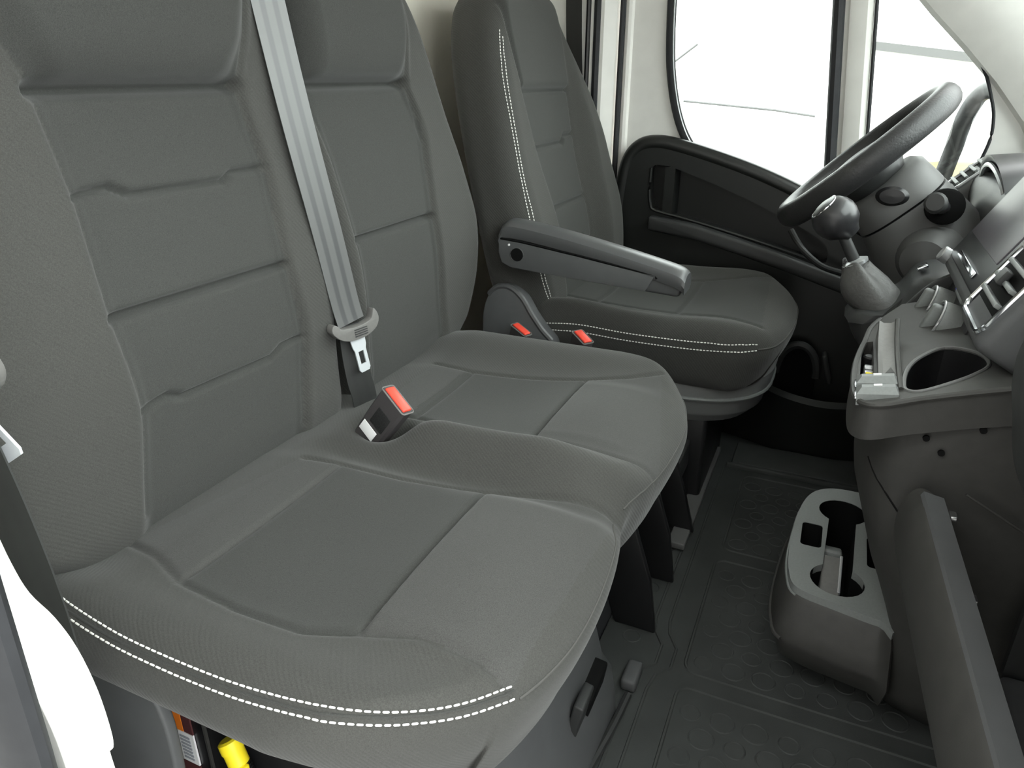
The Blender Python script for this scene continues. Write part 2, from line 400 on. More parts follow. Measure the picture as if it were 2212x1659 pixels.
# A-pillar trim and windscreen
ap = struct('trim_1', (1.0, 1.5, .6))
loops = []
for (x, z), wd in (((.60, 1.25), .085), ((.70, 1.13), .082), ((.80, 1.03), .080), ((.87, .965), .085), ((.935, .90), .10), ((1.0, .825), .13), ((1.06, .73), .18), ((1.10, .62), .21)):
    loops.append([(x-.055, 1.514, z-.06), (x-.05, 1.498, z-.055), (x-.02, 1.482, z-.02), (x+wd*.28, 1.478, z+.01+wd*.1), (x+wd*.62, 1.49, z+.02+wd*.25), (x+wd*.7, 1.53, z+.02+wd*.25), (x-.02, 1.54, z-.02)])
put('pillar_cover', loft(loops), 'cream', ap)
put('pillar_gasket', tube([(x+wd*.66+.004, 1.49, z+.024+wd*.25) for (x, z), wd in (((.60, 1.25), .085), ((.70, 1.13), .082), ((.80, 1.03), .080), ((.87, .965), .085), ((.935, .90), .10), ((1.0, .825), .13))], .010, 8), 'seal_rubber', ap)
ws = struct('window_3', (1.15, .7, .7))
put('pane', loft([[(.86, -.10, 1.28), (.86, 1.49, 1.28), (.866, 1.49, 1.284), (.866, -.10, 1.284)], [(1.43, -.14, .66), (1.43, 1.53, .66), (1.436, 1.53, .664), (1.436, -.14, .664)]]), 'glass', ws, smooth=0)

# near side: painted B-pillar foot and door seal by the open passenger door
wn = struct('wall_right', (0, -.12, 0))
wp = [tuple(p) for p in catmull([(.10, .95), (.165, .70), (.190, .61), (.198, .575), (.207, .555), (.226, .542), (.240, .522), (.248, .49), (.249, .455), (.246, .438), (.2405, .432), (.240, .405), (.236, .36), (.235, .25), (.235, -.1)], 4)] + [(-.25, -.1), (-.25, .95)]
put('pillar_foot', prism(wp, 'y', -.150, -.118, .006), 'white_paint', wn)
put('pillar_upper', box((-.12, -.135, 1.0), (.26, .05, .85), .01), 'cream', wn)
dl = [(.305, .95), (.309, .72), (.312, .64), (.303, .513), (.292, .40), (.278, .25), (.262, .08), (.25, -.1)]
put('door_seal', tube([(x-.048, -.172, z) for x, z in dl], .012, 14, upv=(1, 0, 0), ry=.026), 'seal_rubber', wn)
put('door_seal', tube([(x-.096, -.176, z) for x, z in dl], .016, 12, upv=(1, 0, 0)), 'seal_rubber', wn)
put('door_flange', loft([[(x-.06, -.172, z), (x-.06, -.165, z), (x-.2, -.14, z), (x-.2, -.15, z)] for x, z in dl]), 'seal_rubber', wn)

# ------------------------------------------------------------------ rubber floor mat with raised rings
fm = thing('floor_mat', 'dark ribbed rubber floor mat with raised rings covering the cab floor', 'floor mat', (.65, .7, FLOOR_Z))
put('mat_sheet', box((.70, .64, FLOOR_Z+.006), (.62, 1.56, .012), .003), 'rubber', fm)
panels = [(.53, .90, .560, .868), (.53, .92, .06, .528), (.535, .90, .905, 1.215)]
def ridge(x0, x1, y0, y1, r, z=0): return tube([(x, y, z) for x, y in rrect(x0, x1, y0, y1, r, 5)], .0028, 6, closed=True)
for p in panels: put('rib', ridge(*p, .02), 'rubber', fm)
for x in (.463, .487):
    put('rib', tube([(x, -.10, 0), (x, .50, 0), (x+.006, .535, 0), (x+.024, .555, 0), (x+.024, .60, 0), (x+.006, .63, 0), (x, .66, 0), (x, 1.24, 0)], .0026, 6), 'rubber', fm)
put('heel_strip', box((.64, 1.245, .004), (.30, .012, .014), .004), 'rubber', fm)
put('heel_strip', box((.64, 1.315, .002), (.28, .11, .010), .004), 'rubber', fm)
ring_prof = [(.0155, -.001), (.0170, .0008), (.0180, .0008), (.0195, -.001)]
rv, rf = lathe(ring_prof, (0, 0, 0), (0, 0, 1), 16); rf = rf[:-2]
ring_me = None
def ring(x, y, s):
    global ring_me
    if ring_me is None:
        o = put('ring', (rv+np.array((.65, .7, FLOOR_Z)), rf), 'rubber', fm); ring_me = o.data
    else:
        o = bpy.data.objects.new('ring', ring_me); COL.objects.link(o); o.parent = fm
    o.location = (Vector((x, y, .0005))-Vector((.65, .7, FLOOR_Z)))*S; o.scale = (s, s, 1)
cnt = 0
for x0, x1, y0, y1 in panels:
    j = 0; y = y0+.028
    while y < y1-.02:
        x = x0+.026+(.023 if j % 2 else 0)
        while x < min(x1, .88)-.015 and cnt < 290:
            ring(x, y, (1.0, .82)[(j+int(x*100)) % 2]); cnt += 1; x += .0455
        y += .0395; j += 1
# rings on the strip left of the channel, beside the bench
for k in range(9):
    if cnt < 299: ring(.436, .60+k*.045, .8); cnt += 1

# ------------------------------------------------------------------ bench seat for two passengers
bench = thing('bench_seat', 'dark grey cloth double passenger bench with white side stitching', 'bench seat', (.2, .42, FLOOR_Z))
XR = -.06
xf_pts = [(-.05, .30), (-.035, .345), (-.02, .372), (0, .400), (.03, .434), (.066, .462), (.11, .478), (.16, .487), (.22, .488), (.28, .483), (.33, .474), (.362, .466), (.395, .468), (.44, .480), (.50, .489), (.56, .492), (.613, .490), (.66, .481), (.70, .468), (.74, .446), (.776, .418), (.80, .385), (.82, .335), (.85, .26)]
near_side = [(.0, .085), (.06, .072), (.113, .053), (.19, .045), (.265, .046), (.312, .064), (.367, .076), (.42, .074), (.456, .066)]
near_far = [(.06, .30), (.109, .31), (.2, .312), (.278, .324), (.307, .328), (.37, .342), (.43, .354), (.465, .362)]
mid_near = [(.06, .46), (.128, .462), (.31, .452), (.40, .448), (.45, .448), (.485, .455)]
mid_far = [(.05, .655), (.124, .650), (.22, .664), (.31, .683), (.37, .705), (.42, .735)]
top_seams = [near_side, near_far, mid_near, mid_far, [(.111, .053), (.111, .31)], [(.312, .064), (.309, .327)], [(.127, .462), (.125, .650)], [(.311, .452), (.311, .683)]]
V, F = rbox((XR, -.045, .265), (.49, .845, .405), (.0028, .0032, .006), (.036, .036, .034))
x, y, z = V.T.copy()
tx = (x-XR)/(.49-XR); xf = sinterp(y, xf_pts); x = XR+tx*(xf-XR)
wt = ss(.345, .402, z); low = 1-ss(.265, .39, z)
H = .015*g(y, -.004, .042)+.016*g(y, .775, .06)
H += ss(.07, .21, x)*.034*g(y, .405, .034)*(1-.55*ss(.33, .46, x))-ss(.02, .12, x)*.010*g(y, .338, .022)
H += .016*g(x, .375, .075)*(g(y, .19, .14)+g(y, .56, .13))
H += -.010*ss(.06, -.02, x)-.006*g(x, .2, .09)*(g(y, .18, .11)+g(y, .56, .1))
H += -.020*ss(.40, .47, x)*g(y, .368, .028)
H += -.055*g(x, .118, .032)*g(y, .412, .024)
H += .003*np.sin(y*19)*ss(.3, .45, x)
groove = np.zeros(len(x))
for s_ in top_seams: groove = np.maximum(groove, seam(x, y, s_, .0034))
step = .0045*ss(.312, .317, x)*ss(.470, .40, x)*(ss(.06, .09, y)*ss(.33, .30, y)+ss(.45, .48, y)*ss(.69, .65, y))+.0012*ss(.114, .110, x)*(ss(.06, .09, y)*ss(.32, .29, y)+ss(.46, .49, y)*ss(.66, .63, y))
top = wt*(H-.0042*groove+step)
z = z+top
# under-cut skirt: sides and front fall back towards the base
cy = .4
y = y+low*np.where(y < .05, .018, np.where(y > .75, -.02, 0))
x = x-low*.035*ss(.2, .45, x)
z = z+low*.082*ss(.30, .02, y)*(1-ss(.27, .42, x))
CV = np.stack([x, y, z], 1)
fc = CV[F].mean(1); pan = np.zeros(len(F), np.int32)
near_poly = near_side+near_far[::-1]; mid_poly = mid_near+mid_far[::-1]
on_top = fc[:, 2] > .36
pan[(inside(fc[:, 0], fc[:, 1], near_poly) | inside(fc[:, 0], fc[:, 1], mid_poly)) & on_top] = 1
pan[(pan == 1) & ((fc[:, 0] < .112) | (fc[:, 0] > .311))] = 2
put('cushion', (CV, F), 'twill', bench, smooth=180, mats=['panel_cloth', 'strip_cloth'], fm=pan)
ct = bvh(CV, F)
# white double stitching along the near side
up_row = catmull([(.02, -.006, .41), (.09, -.018, .41), (.152, -.024, .41), (.243, -.024, .41), (.311, -.017, .41), (.36, -.006, .41), (.398, .010, .41), (.432, .034, .41), (.462, .068, .41)], 8)
tg = np.gradient(up_row, axis=0); tg /= np.linalg.norm(tg, axis=1, keepdims=True); ow = np.stack([tg[:, 1], -tg[:, 0], 0*tg[:, 0]], 1)
def hit(P, D):
    o = []
    for p, d in zip(P, D):
        c, n, i, dd = ct.ray_cast(Vector(p-d*.12), Vector(d)); o.append(np.array(c)+np.array(n)*.0008 if c is not None else np.array(p))
    return np.array(o)
dn = -ow*.66+np.array((0, 0, -.75)); dn /= np.linalg.norm(dn, axis=1, keepdims=True)
r1 = hit(up_row, dn); n1 = -dn
od = ow*.55+np.array((0, 0, -.85)); od /= np.linalg.norm(od, axis=1, keepdims=True); r2, _ = snap(ct, r1+od*.0100, .0008)
for r in (r1, r2): put('stitching', stitches(r, .0068, .76, .00092), 'thread', bench)['kind'] = 'stuff'
mid_line, _ = snap(ct, (r1+r2)/2+n1*.004, .0002); put('side_seam', tube(mid_line, .0011, 6), 'panel_cloth', bench)
for path in ([(.462, .070), (.474, .10), (.483, .14), (.486, .20), (.482, .26), (.474, .31), (.464, .355)], [(.466, .375), (.474, .42), (.484, .47), (.489, .53), (.489, .60), (.480, .66), (.462, .71)]):
    pts = catmull([(px+.004, py, .392) for px, py in path], 6); q, _ = snap(ct, pts, .0002); put('piping', tube(q, .0013, 8), 'piping_cord', bench)

REC = math.radians(3.3)
def back_world(d, yy, h, rec=REC, x0=0., z0=.4):
    return np.stack([x0+d*math.cos(rec)-h*math.sin(rec), yy, z0+h*math.cos(rec)+d*math.sin(rec)], 1)
far_edge = [(-.06, .82), (-.02, .835), (.006, .850), (.04, .884), (.106, .914), (.197, .917), (.26, .903), (.328, .884), (.40, .852), (.474, .818), (.53, .787), (.566, .762), (.62, .715), (.68, .64)]
def make_back(y0, y1, edge_fn, panel_l, panel_r, seams, top=.68, gapside=1):
    V, F = rbox((-.10, y0, -.07), (0, y1, top), (.006, .0032, .0032), (.036, .04, .045))
    d, yy, h = V.T.copy(); t = (yy-y0)/(y1-y0)
    yl, yr = edge_fn(h); yy = yl+t*(yr-yl)
    front = ss(-.036, -.001, d)
    pl, pr = sinterp(h, panel_l), sinterp(h, panel_r)
    inp = ss(-.012, .012, yy-pl)*ss(-.012, .012, pr-yy)
    D = .018*g(h, .20, .13)-.010*ss(.03, -.03, h)
    D += .010*(1-inp)*ss(.66, .5, h)
    head = .034*(1-np.exp(-np.clip(h-.447, 0, 1)/.018))*ss(-.02, .035, yy-pl)*ss(-.02, .035, pr-yy)
    D += head
    gv = np.zeros(len(h))
    for p, wd, dep in seams: gv = np.maximum(gv, dep*seam(yy, h, p, wd))
    d = d+front*(D-gv)
    W = back_world(d, yy, h)
    fc = np.stack([yy, h, d], 1)[F].mean(1)
    pm = ((fc[:, 0] > sinterp(fc[:, 1], panel_l)) & (fc[:, 0] < sinterp(fc[:, 1], panel_r)) & (fc[:, 2] > -.03)).astype(np.int32)
    return (W, F), pm
def vseam(p): return [(b, a) for a, b in p]
nl = [(-.07, .098), (.02, .110), (.135, .129), (.236, .120), (.35, .124), (.446, .113), (.478, .098), (.56, .06), (.68, .03)]
nr = [(-.07, .372), (.01, .371), (.13, .383), (.235, .370), (.348, .375), (.446, .355), (.50, .374), (.56, .39), (.68, .40)]
sm = [([(.113, .444), (.355, .446)], .007, .020),
      ([(.124, .351), (.165, .356), (.185, .346), (.31, .344), (.325, .352), (.375, .353)], .0034, .0105),
      ([(.120, .236), (.370, .235)], .0042, .018),
      ([(.129, .133), (.165, .138), (.185, .129), (.325, .125), (.345, .134), (.383, .135)], .0034, .0105),
      (vseam(nl[1:]), .0035, .0035), (vseam(nr[1:]), .0035, .0045)]
nb, pm = make_back(-.06, .462, lambda h: (np.full(len(h), -.0)+sinterp(h, [(a, .85-b) for a, b in far_edge]), interp(h, [(-.07, .475), (.1, .470), (.4, .458), (.68, .44)])), nl, nr, sm)
put('backrest', nb, 'twill', bench, smooth=180, mats=['panel_cloth'], fm=pm)
ml = [(-.07, .53), (.01, .535), (.13, .530), (.236, .520), (.35, .505), (.446, .476), (.56, .46), (.68, .46)]
mr = [(-.07, .775), (.02, .765), (.10, .755), (.236, .741), (.353, .752), (.40, .74), (.446, .714), (.52, .722), (.56, .716), (.68, .68)]
sm2 = [([(.476, .445), (.712, .446)], .007, .020), ([(.52, .236), (.740, .237)], .0042, .018), (vseam(ml[1:]), .0035, .0035), (vseam(mr[1:]), .0035, .004)]
mb, pm = make_back(.47, .91, lambda h: (interp(h, [(-.07, .505), (.1, .492), (.4, .466), (.68, .45)]), sinterp(h, far_edge)), ml, mr, sm2)
put('backrest', mb, 'twill', bench, smooth=180, mats=['panel_cloth'], fm=pm)
# base of the bench: rear side cover, front cover with slot, dark frame
side = [tuple(p) for p in catmull([(.02, .372), (.085, .372), (.125, .366), (.150, .345), (.158, .30), (.152, .20), (.145, .05)], 5)]+[(.145, 0), (-.10, 0), (-.10, .372)]
put('side_cover', prism(side, 'y', -.026, -.014, .004), 'grey_plastic', bench)
fp = [(.34, .27), (.385, .272), (.402, .255), (.418, .16), (.432, .09), (.452, .055), (.458, .0), (.34, 0)]
yf = [(-.02, 1), (.36, 1), (.44, .97), (.49, .62), (.515, .32)]
put('front_cover', loft([[(.34+(px-.34)*min(1, .55+.45*k) if k < 1 else px, yy, pz*k) for px, pz in fp] for yy, k in yf]), 'grey_plastic', bench)
put('cover_slot', box((.428, .385, .085), (.028, .075, .05), .004, rot('Y', 8)), 'black_void', bench)
put('slot_flap', box((.434, .330, .098), (.014, .045, .07), .003, rot('Y', 10)), 'dark_plastic', bench)
put('cover_foot', box((.462, .505, .012), (.024, .05, .022), .006), 'grey_plastic', bench)
put('base_rail', tube(catmull([(.452, .30, .02), (.462, .40, .012), (.466, .47, .008)], 5), .006, 8), 'dark_plastic', bench)
put('seat_frame', box((.20, .46, .262), (.36, .62, .03), .006), 'black_plastic', bench)
for yy in (.62, .76): put('frame_leg', prism([(.20, .26), (.40, .27), (.455, .10), (.47, .0), (.40, .0), (.36, .12), (.20, .18)], 'y', yy, yy+.012, .003), 'black_plastic', bench)
put('frame_brace', box((.405, .70, .17), (.02, .15, .02), .004), 'black_plastic', bench)

# ------------------------------------------------------------------ driver's seat
DY = 1.20
drv = thing('driver_seat', 'dark grey cloth driver seat with folding armrest and white edge stitching', 'seat', (.33, DY, FLOOR_Z))
# cushion
V, F = rbox((.08, .965, .285), (.605, 1.445, .42), (.0045, .0045, .007), (.045, .045, .04))
x, y, z = V.T.copy()
xf = sinterp(y, [(.96, .525), (.975, .548), (1.0, .567), (1.05, .584), (1.12, .594), (1.2, .597), (1.28, .592), (1.35, .573), (1.40, .545), (1.43, .505), (1.45, .46)])
x = .08+(x-.08)/(.605-.08)*(xf-.08)
wt = ss(.36, .415, z); low = 1-ss(.285, .40, z)
H = .016*g(y, .985, .035)*ss(.60, .40, x)+.016*g(y, 1.415, .04)*ss(.60, .42, x)-.012*g(y, DY, .13)*g(x, .30, .16)+.020*g(x, .49, .08)*g(y, DY, .2)+.012*g(x, .18, .08)*g(y, .99, .05)
dl1 = [(.10, 1.10), (.20, 1.085), (.34, 1.07), (.45, 1.045), (.54, 1.015)]; dr1 = [(.10, 1.30), (.20, 1.315), (.34, 1.33), (.45, 1.355), (.52, 1.39)]
gr = np.zeros(len(x))
for s_ in (dl1, dr1, [(.20, 1.085), (.20, 1.315)], [(.375, 1.065), (.375, 1.335)]): gr = np.maximum(gr, seam(x, y, s_, .004))
z = z+wt*(H-.004*gr)
x = x-low*.035*ss(.3, .55, x); y = y+low*np.where(y < 1.05, .02, np.where(y > 1.35, -.02, 0))
DV = np.stack([x, y, z], 1); fc = DV[F].mean(1)
pm = (inside(fc[:, 0], fc[:, 1], dl1+dr1[::-1]) & (fc[:, 2] > .37)).astype(np.int32)
put('cushion', (DV, F), 'twill', drv, smooth=180, mats=['panel_cloth'], fm=pm)
dt = bvh(DV, F)
for zz in (.407, .390):
    q, _ = snap(dt, catmull([(.13, .955, zz-.012), (.20, .955, zz-.006), (.30, .955, zz-.010), (.42, .955, zz-.009), (.50, .957, zz-.003), (.552, .965, zz+.002)], 10), .0008)
    put('stitching', stitches(q, .0062, .7, .0010), 'thread', drv)['kind'] = 'stuff'
q, _ = snap(dt, catmull([(.552, .965, .395), (.585, 1.02, .398), (.60, 1.12, .40), (.60, 1.22, .40), (.585, 1.33, .40)], 6), .0006); put('piping', tube(q, .0016, 6), 'piping_cord', drv)
# backrest
DREC = math.radians(13)
V, F = rbox((-.115, DY-.25, -.05), (0, DY+.25, .66), (.007, .0042, .0042), (.04, .05, .06))
d, yy, h = V.T.copy(); t = (yy-DY)/.25
hw = sinterp(h, [(-.06, .19), (0, .215), (.08, .245), (.16, .252), (.25, .248), (.35, .240), (.45, .226), (.52, .208), (.57, .185), (.61, .155), (.64, .125), (.67, .10)])
yy = DY+t*hw+.02*np.clip(t, 0, 1)*ss(.6, .4, h); front = ss(-.045, -.002, d)
pl = sinterp(h, [(-.06, -.095), (.1, -.103), (.21, -.104), (.33, -.12), (.44, -.135), (.56, -.145), (.7, -.13)]); pr = -pl
u = np.abs(yy-DY+.010); inp = ss(-.014, .014, (-pl)-u)
D = np.where(yy > DY, .040*ss(.0, .05, u+pl)*ss(.60, .30, h), .010*(1-inp)*ss(.62, .42, h))*ss(-.04, .05, h)+.012*g(h, .16, .1)+.009*ss(.44, .455, h)*inp*ss(.66, .58, h)
gv = np.maximum(.0065*seam(u, h, [(-a, b) for a, b in zip(np.interp(np.linspace(-.05, .6, 14), [-.06, .1, .21, .33, .44, .56, .7], [-.095, -.103, -.104, -.12, -.135, -.145, -.13]), np.linspace(-.05, .6, 14))], .0035), 0)
for p in ([(-.135, .440), (.135, .440)], [(-.12, .332), (.045, .332), (.062, .345), (.12, .345)], [(-.104, .206), (.104, .206)], [(-.10, .12), (.04, .12), (.055, .108), (.10, .108)]):
    gv = np.maximum(gv, .011*seam(yy-DY+.010, h, p, .004))
d = d+front*(D-gv)
WB = back_world(d, yy, h, DREC, .128, .4)
fc = np.stack([yy-DY, h, d], 1)[F].mean(1)
pm = ((np.abs(fc[:, 0]+.010) < -np.interp(fc[:, 1], [-.06, .1, .21, .33, .44, .56, .7], [-.095, -.103, -.104, -.12, -.135, -.145, -.13])) & (fc[:, 2] > -.03)).astype(np.int32)
put('backrest', (WB, F), 'twill', drv, smooth=180, mats=['panel_cloth'], fm=pm)
bt = bvh(WB, F)
for dd, hh in ((.020, .545), (.0, .555)):
    rows = [(.015, 0), (.08, 0), (.16, 0), (.25, 0), (.35, 0), (.45, .0), (.51, .002), (hh, .006)]
    P = np.array([back_world(np.array([dd+.0+(.014 if 0 < h_ < .45 else .004)]), np.array([DY+.012-np.interp(h_, [0, .08, .16, .25, .35, .45, .52, .57], [.215, .245, .252, .248, .240, .226, .208, .185])]), np.array([h_]), DREC, .128, .4)[0] for h_, _ in rows])
    q, _ = snap(bt, catmull(P, 10), .0008); put('stitching', stitches(q, .0062, .7, .0010), 'thread', drv)['kind'] = 'stuff'
# head restraint posts at the top edge
for yy_ in (DY-.09, DY+.10):
    a = back_world(np.array([-.05]), np.array([yy_]), np.array([.60]), DREC, .128, .4)[0]; b = back_world(np.array([-.05]), np.array([yy_]), np.array([.72]), DREC, .128, .4)[0]
    put('headrest_post', tube([a, b], .006, 10), 'steel', drv)
    c = back_world(np.array([-.05]), np.array([yy_]), np.array([.645]), DREC, .128, .4)[0]; put('post_collar', tube([c, c+(b-a)*.14], .014, 12), 'black_plastic', drv)
hr = rbox((-.09, DY-.13, .715), (.0, DY+.13, .88), (.012, .012, .012), .035); put('headrest', (back_world(hr[0][:, 0], hr[0][:, 1], hr[0][:, 2], DREC, .128, .4), hr[1]), 'twill', drv, smooth=180)
# folding armrest: padded top, grey side shell with pivot hole
ao = [(.053, .578), (.052, .545), (.058, .524), (.076, .515), (.20, .507), (.30, .501), (.402, .495), (.411, .515), (.413, .532), (.36, .550), (.22, .578), (.08, .598), (.062, .594)]
arm = put('armrest', prism(ao, 'y', .908, .950, .006), 'arm_plastic', drv)
sh = [(.054, .571), (.0535, .545), (.060, .527), (.078, .5185), (.20, .510), (.343, .5015), (.358, .530), (.22, .551), (.10, .567)]
put('side_shell', prism(sh, 'y', .9025, .9095, .0012), 'grey_plastic', arm)
put('pad_groove_shade', tube([(.054, .9035, .5735), (.10, .9035, .5695), (.22, .9035, .5535), (.359, .9035, .5325), (.362, .9035, .5265)], .0022, 6), 'black_void', arm)  # black tube paints the pad's overhang shadow along the groove
put('pivot_hole', lathe([(.0125, 0), (.0125, .0015)], (.0925, .9022, .5445), (0, -1, 0), 24), 'black_void', arm)
put('pivot_rim', tube([(.0925+.0132*math.cos(a), .9016, .5445+.0132*math.sin(a)) for a in np.linspace(0, 2*math.pi, 24, endpoint=False)], .0010, 6, closed=True), 'grey_plastic', arm)
put('mark', lathe([(.0022, 0), (.0022, .001)], (.076, .9022, .562), (0, -1, 0), 12), 'label_white', arm)
pad = [(.054, .583), (.062, .596), (.085, .600), (.16, .590), (.26, .571), (.36, .549), (.400, .538), (.412, .528)]
put('arm_pad', loft([[(px, yy_, pz) for yy_, pz in ((.904, z0-.026), (.9005, z0-.014), (.903, z0-.004), (.912, z0+.003), (.925, z0+.006), (.940, z0+.006), (.955, z0+.002), (.963, z0-.006), (.964, z0-.02), (.955, z0-.026))] for px, z0 in catmull(pad, 4)]), 'arm_plastic', drv)
# recliner cover
rc = [tuple(p) for p in catmull([(.005, .385), (.008, .42), (.020, .452), (.042, .470), (.068, .470), (.092, .452), (.112, .422), (.135, .392), (.160, .365), (.150, .34), (.07, .34), (.01, .35)], 4, True)]
rcv = put('recliner_cover', prism(rc, 'y', .925, .965, .010, 4), 'grey_plastic', drv)
put('cover_rim', tube([(a, .929, b) for a, b in rc[8:32]], .006, 8), 'arm_plastic', rcv)
# pedestal
ped = []
for z, k in ((.300, 1.0), (.285, .99), (.262, .98), (.255, .955), (.225, .93), (.218, .90), (.20, .83)):
    ped.append([(.335+.235*k*math.copysign(abs(math.cos(a))**.7, math.cos(a)), DY+.2*k*math.copysign(abs(math.sin(a))**.7, math.sin(a)), z) for a in np.linspace(0, 2*math.pi, 48, endpoint=False)])
put('pedestal_shell', loft(ped), 'pedestal_grey', drv)
put('pedestal_rim', tube(ped[2], .0045, 8, closed=True), 'plate_grey', drv)
put('pedestal', box((.31, DY, .10), (.30, .30, .22), .01), 'black_plastic', drv)
put('slide_rail', box((.29, 1.05, .025), (.28, .03, .03), .004), 'dark_plastic', drv)
# low plate between bench and driver's seat, on the floor
bk = thing('floor_bracket', 'black metal seat mounting bracket between the bench and the driver seat', 'bracket', (.44, .93, FLOOR_Z))
put('upright', prism([(.36, .22), (.41, .22), (.45, .10), (.475, .012), (.385, .012), (.36, .08)], 'y', .915, .928, .003), 'black_plastic', bk)
put('foot_plate', box((.452, 1.08, .012), (.034, .44, .014), .003), 'column_plastic', bk)
put('cross_plate', box((.425, 1.02, .12), (.01, .18, .06), .003), 'dark_plastic', bk)
put('bolt', lathe([(.010, 0), (.010, .006), (.007, .008)], (.452, .905, .004), (0, 0, 1), 6), 'steel', bk)

# ------------------------------------------------------------------ seat belts
def tongue(parent, c, t, wdir, plate_dir):
    # slider body with horns, metal latch plate with slot
    t = np.array(t, float); t /= np.linalg.norm(t); wv = np.array(wdir, float); wv -= t*(wv@t); wv /= np.linalg.norm(wv); n = np.cross(wv, t)
    M3 = np.stack([wv, n, t], 1)
    def tf(P): return np.array(P) @ M3.T + np.array(c)
    prof = [tuple(p) for p in catmull([(-.038, .014), (-.030, .009), (-.026, .004), (0, .001), (.022, .004), (.028, .011), (.031, .019), (.036, .013), (.038, .002), (.032, -.009), (.018, -.016), (0, -.018), (-.018, -.016), (-.032, -.009), (-.042, .004)], 3, True)]
    v, f = prism(prof, 'y', -.007, .007, .0025, 3); slider = put('slider', (tf(v), f), 'tongue_grey', parent)
    for k in range(4):
        v, f = box((.004, .0075, -.003-.0032*k), (.022, .002, .0014), .0005); put('grip', (tf(v), f), 'dark_plastic', slider)
    outer_ = [(-.0125, 0), (.0125, 0), (.0115, -.012), (.0095, -.018), (.0095, -.048), (.007, -.052), (-.007, -.052), (-.0095, -.048), (-.0095, -.018), (-.0115, -.012)]
    hole = [(-.0045, -.020), (.0045, -.020), (.0045, -.040), (-.0045, -.040)]
    v, f = holed(outer_, [hole], 'y', -.0012, .0012)
    a = np.array(plate_dir); v = v @ rot('Z', 0).T
    pd = -np.array(plate_dir, float)/np.linalg.norm(plate_dir); w2 = wv-pd*(wv@pd); w2 /= np.linalg.norm(w2); n2 = np.cross(w2, pd)
    v = v @ np.stack([w2, n2, pd], 1).T + np.array(c)-t*.018
    put('latch_plate', (v, f), 'latch_metal', parent, smooth=30)
belt = thing('seat_belt', 'light grey ribbed lap belt hanging down between the two bench backrests', 'seat belt', (.05, .47, .40))
bp = catmull([(-.022, .414, 1.02), (-.012, .417, .936), (.0, .421, .847), (.010, .428, .766), (.020, .441, .666), (.027, .455, .567), (.031, .460, .535)], 6)
geo, uv = strap(bp, [(.35, 1, .0)], .044); put('webbing', geo, 'webbing', belt, uv=uv, smooth=0)
bl = catmull([(.030, .460, .532), (.029, .463, .49), (.030, .467, .45), (.031, .474, .42), (.030, .480, .385)], 6)
geo, uv = strap(bl, [(.42, 1, .0)], .040); put('webbing', geo, 'webbing_dark_or_shaded', belt, uv=uv, smooth=0)  # same belt in a darker webbing: shade painted into the lower run
tongue(belt, (.037, .460, .530), (-.06, -.05, 1), (.32, 1, 0), (.10, .12, -1))
b2 = thing('seat_belt', 'dark seat belt at the left edge in front of the near seat side', 'seat belt', (.12, -.07, .30))
geo, uv = strap(catmull([(.075, -.095, .98), (.088, -.085, .82), (.098, -.075, .68), (.107, -.068, .57), (.113, -.066, .47), (.110, -.066, .36), (.10, -.06, .22)], 6), [(1, .10, 0)], .046); put('webbing', geo, 'webbing_dark_or_shaded', b2, uv=uv, smooth=0)
tongue(b2, (.098, -.070, .665), (-.06, -.05, 1), (1, .3, 0), (.62, .2, -1))
b3 = thing('seat_belt', 'black seat belt hanging along the pillar behind the driver seat', 'seat belt', (.0, 1.46, .45))
geo, uv = strap(catmull([(-.020, 1.472, 1.34), (-.012, 1.470, 1.0), (.0, 1.470, .78), (.008, 1.470, .60), (.012, 1.470, .45)], 5), [(1, -.25, 0)], .044); put('webbing', geo, 'webbing_dark_or_shaded', b3, uv=uv, smooth=0)

def buckle(label, c, axis, wdir, half=(.020, .011, .036), sticker=True, group=None):
    t = np.array(axis, float); t /= np.linalg.norm(t); wv = np.array(wdir, float); wv -= t*(wv@t); wv /= np.linalg.norm(wv); n = np.cross(wv, t); M3 = np.stack([wv, n, t], 1)
    r = thing('seat_belt_buckle', label, 'buckle', np.array(c)-t*half[2]*1.6, group)
    def P(name, geo, m, par=r): v, f = geo; return put(name, (np.array(v) @ M3.T+np.array(c), f), m, par)
    a, b, h = half
    P('body', loft([[(x*k, y*kk, z) for x, y in ((a, b*.6), (a*.85, b), (-a*.85, b), (-a, b*.6), (-a, -b*.6), (-a*.85, -b), (a*.85, -b), (a, -b*.6))] for z, k, kk in ((-h*1.6, .8, .8), (-h, .92, .9), (0, .98, 1), (h*.93, 1, 1), (h, .96, .93))]), 'buckle_plastic')
    P('release_button', box((0, 0, h+.0005), (a*1.72, b*1.45, .005), .002), 'red')
    P('rim', tube([(x, y, h-.0005) for x, y in rrect(-a, a, -b, b, .004, 3)], .0011, 6, closed=True), 'tongue_grey')
    if sticker:
        P('sticker', box((.003, b+.0004, .002), (a*1.05, .0012, h*.72), .0004), 'sticker_dark')
        P('label', box((-.003, b+.0006, -h*.66), (a*1.15, .0012, h*.42), .0003), 'label_white')
        P('sticker', box((.003, -b-.0004, .002), (a*1.05, .0012, h*.72), .0004), 'sticker_dark')
        P('label', box((-.003, -b-.0006, -h*.66), (a*1.15, .0012, h*.42), .0003), 'label_white')
    return r
buckle('upright belt buckle with red button in the gap between the bench cushions', (.117, .400, .428), (.60, .05, .80), (1, -.25, -.5), (.0245, .0115, .039))
buckle('belt buckle with red button leaning against the recliner cover of the driver seat', (.100, .895, .372), (.25, -.15, 1), (1, -.5, 0), (.023, .010, .03), False)
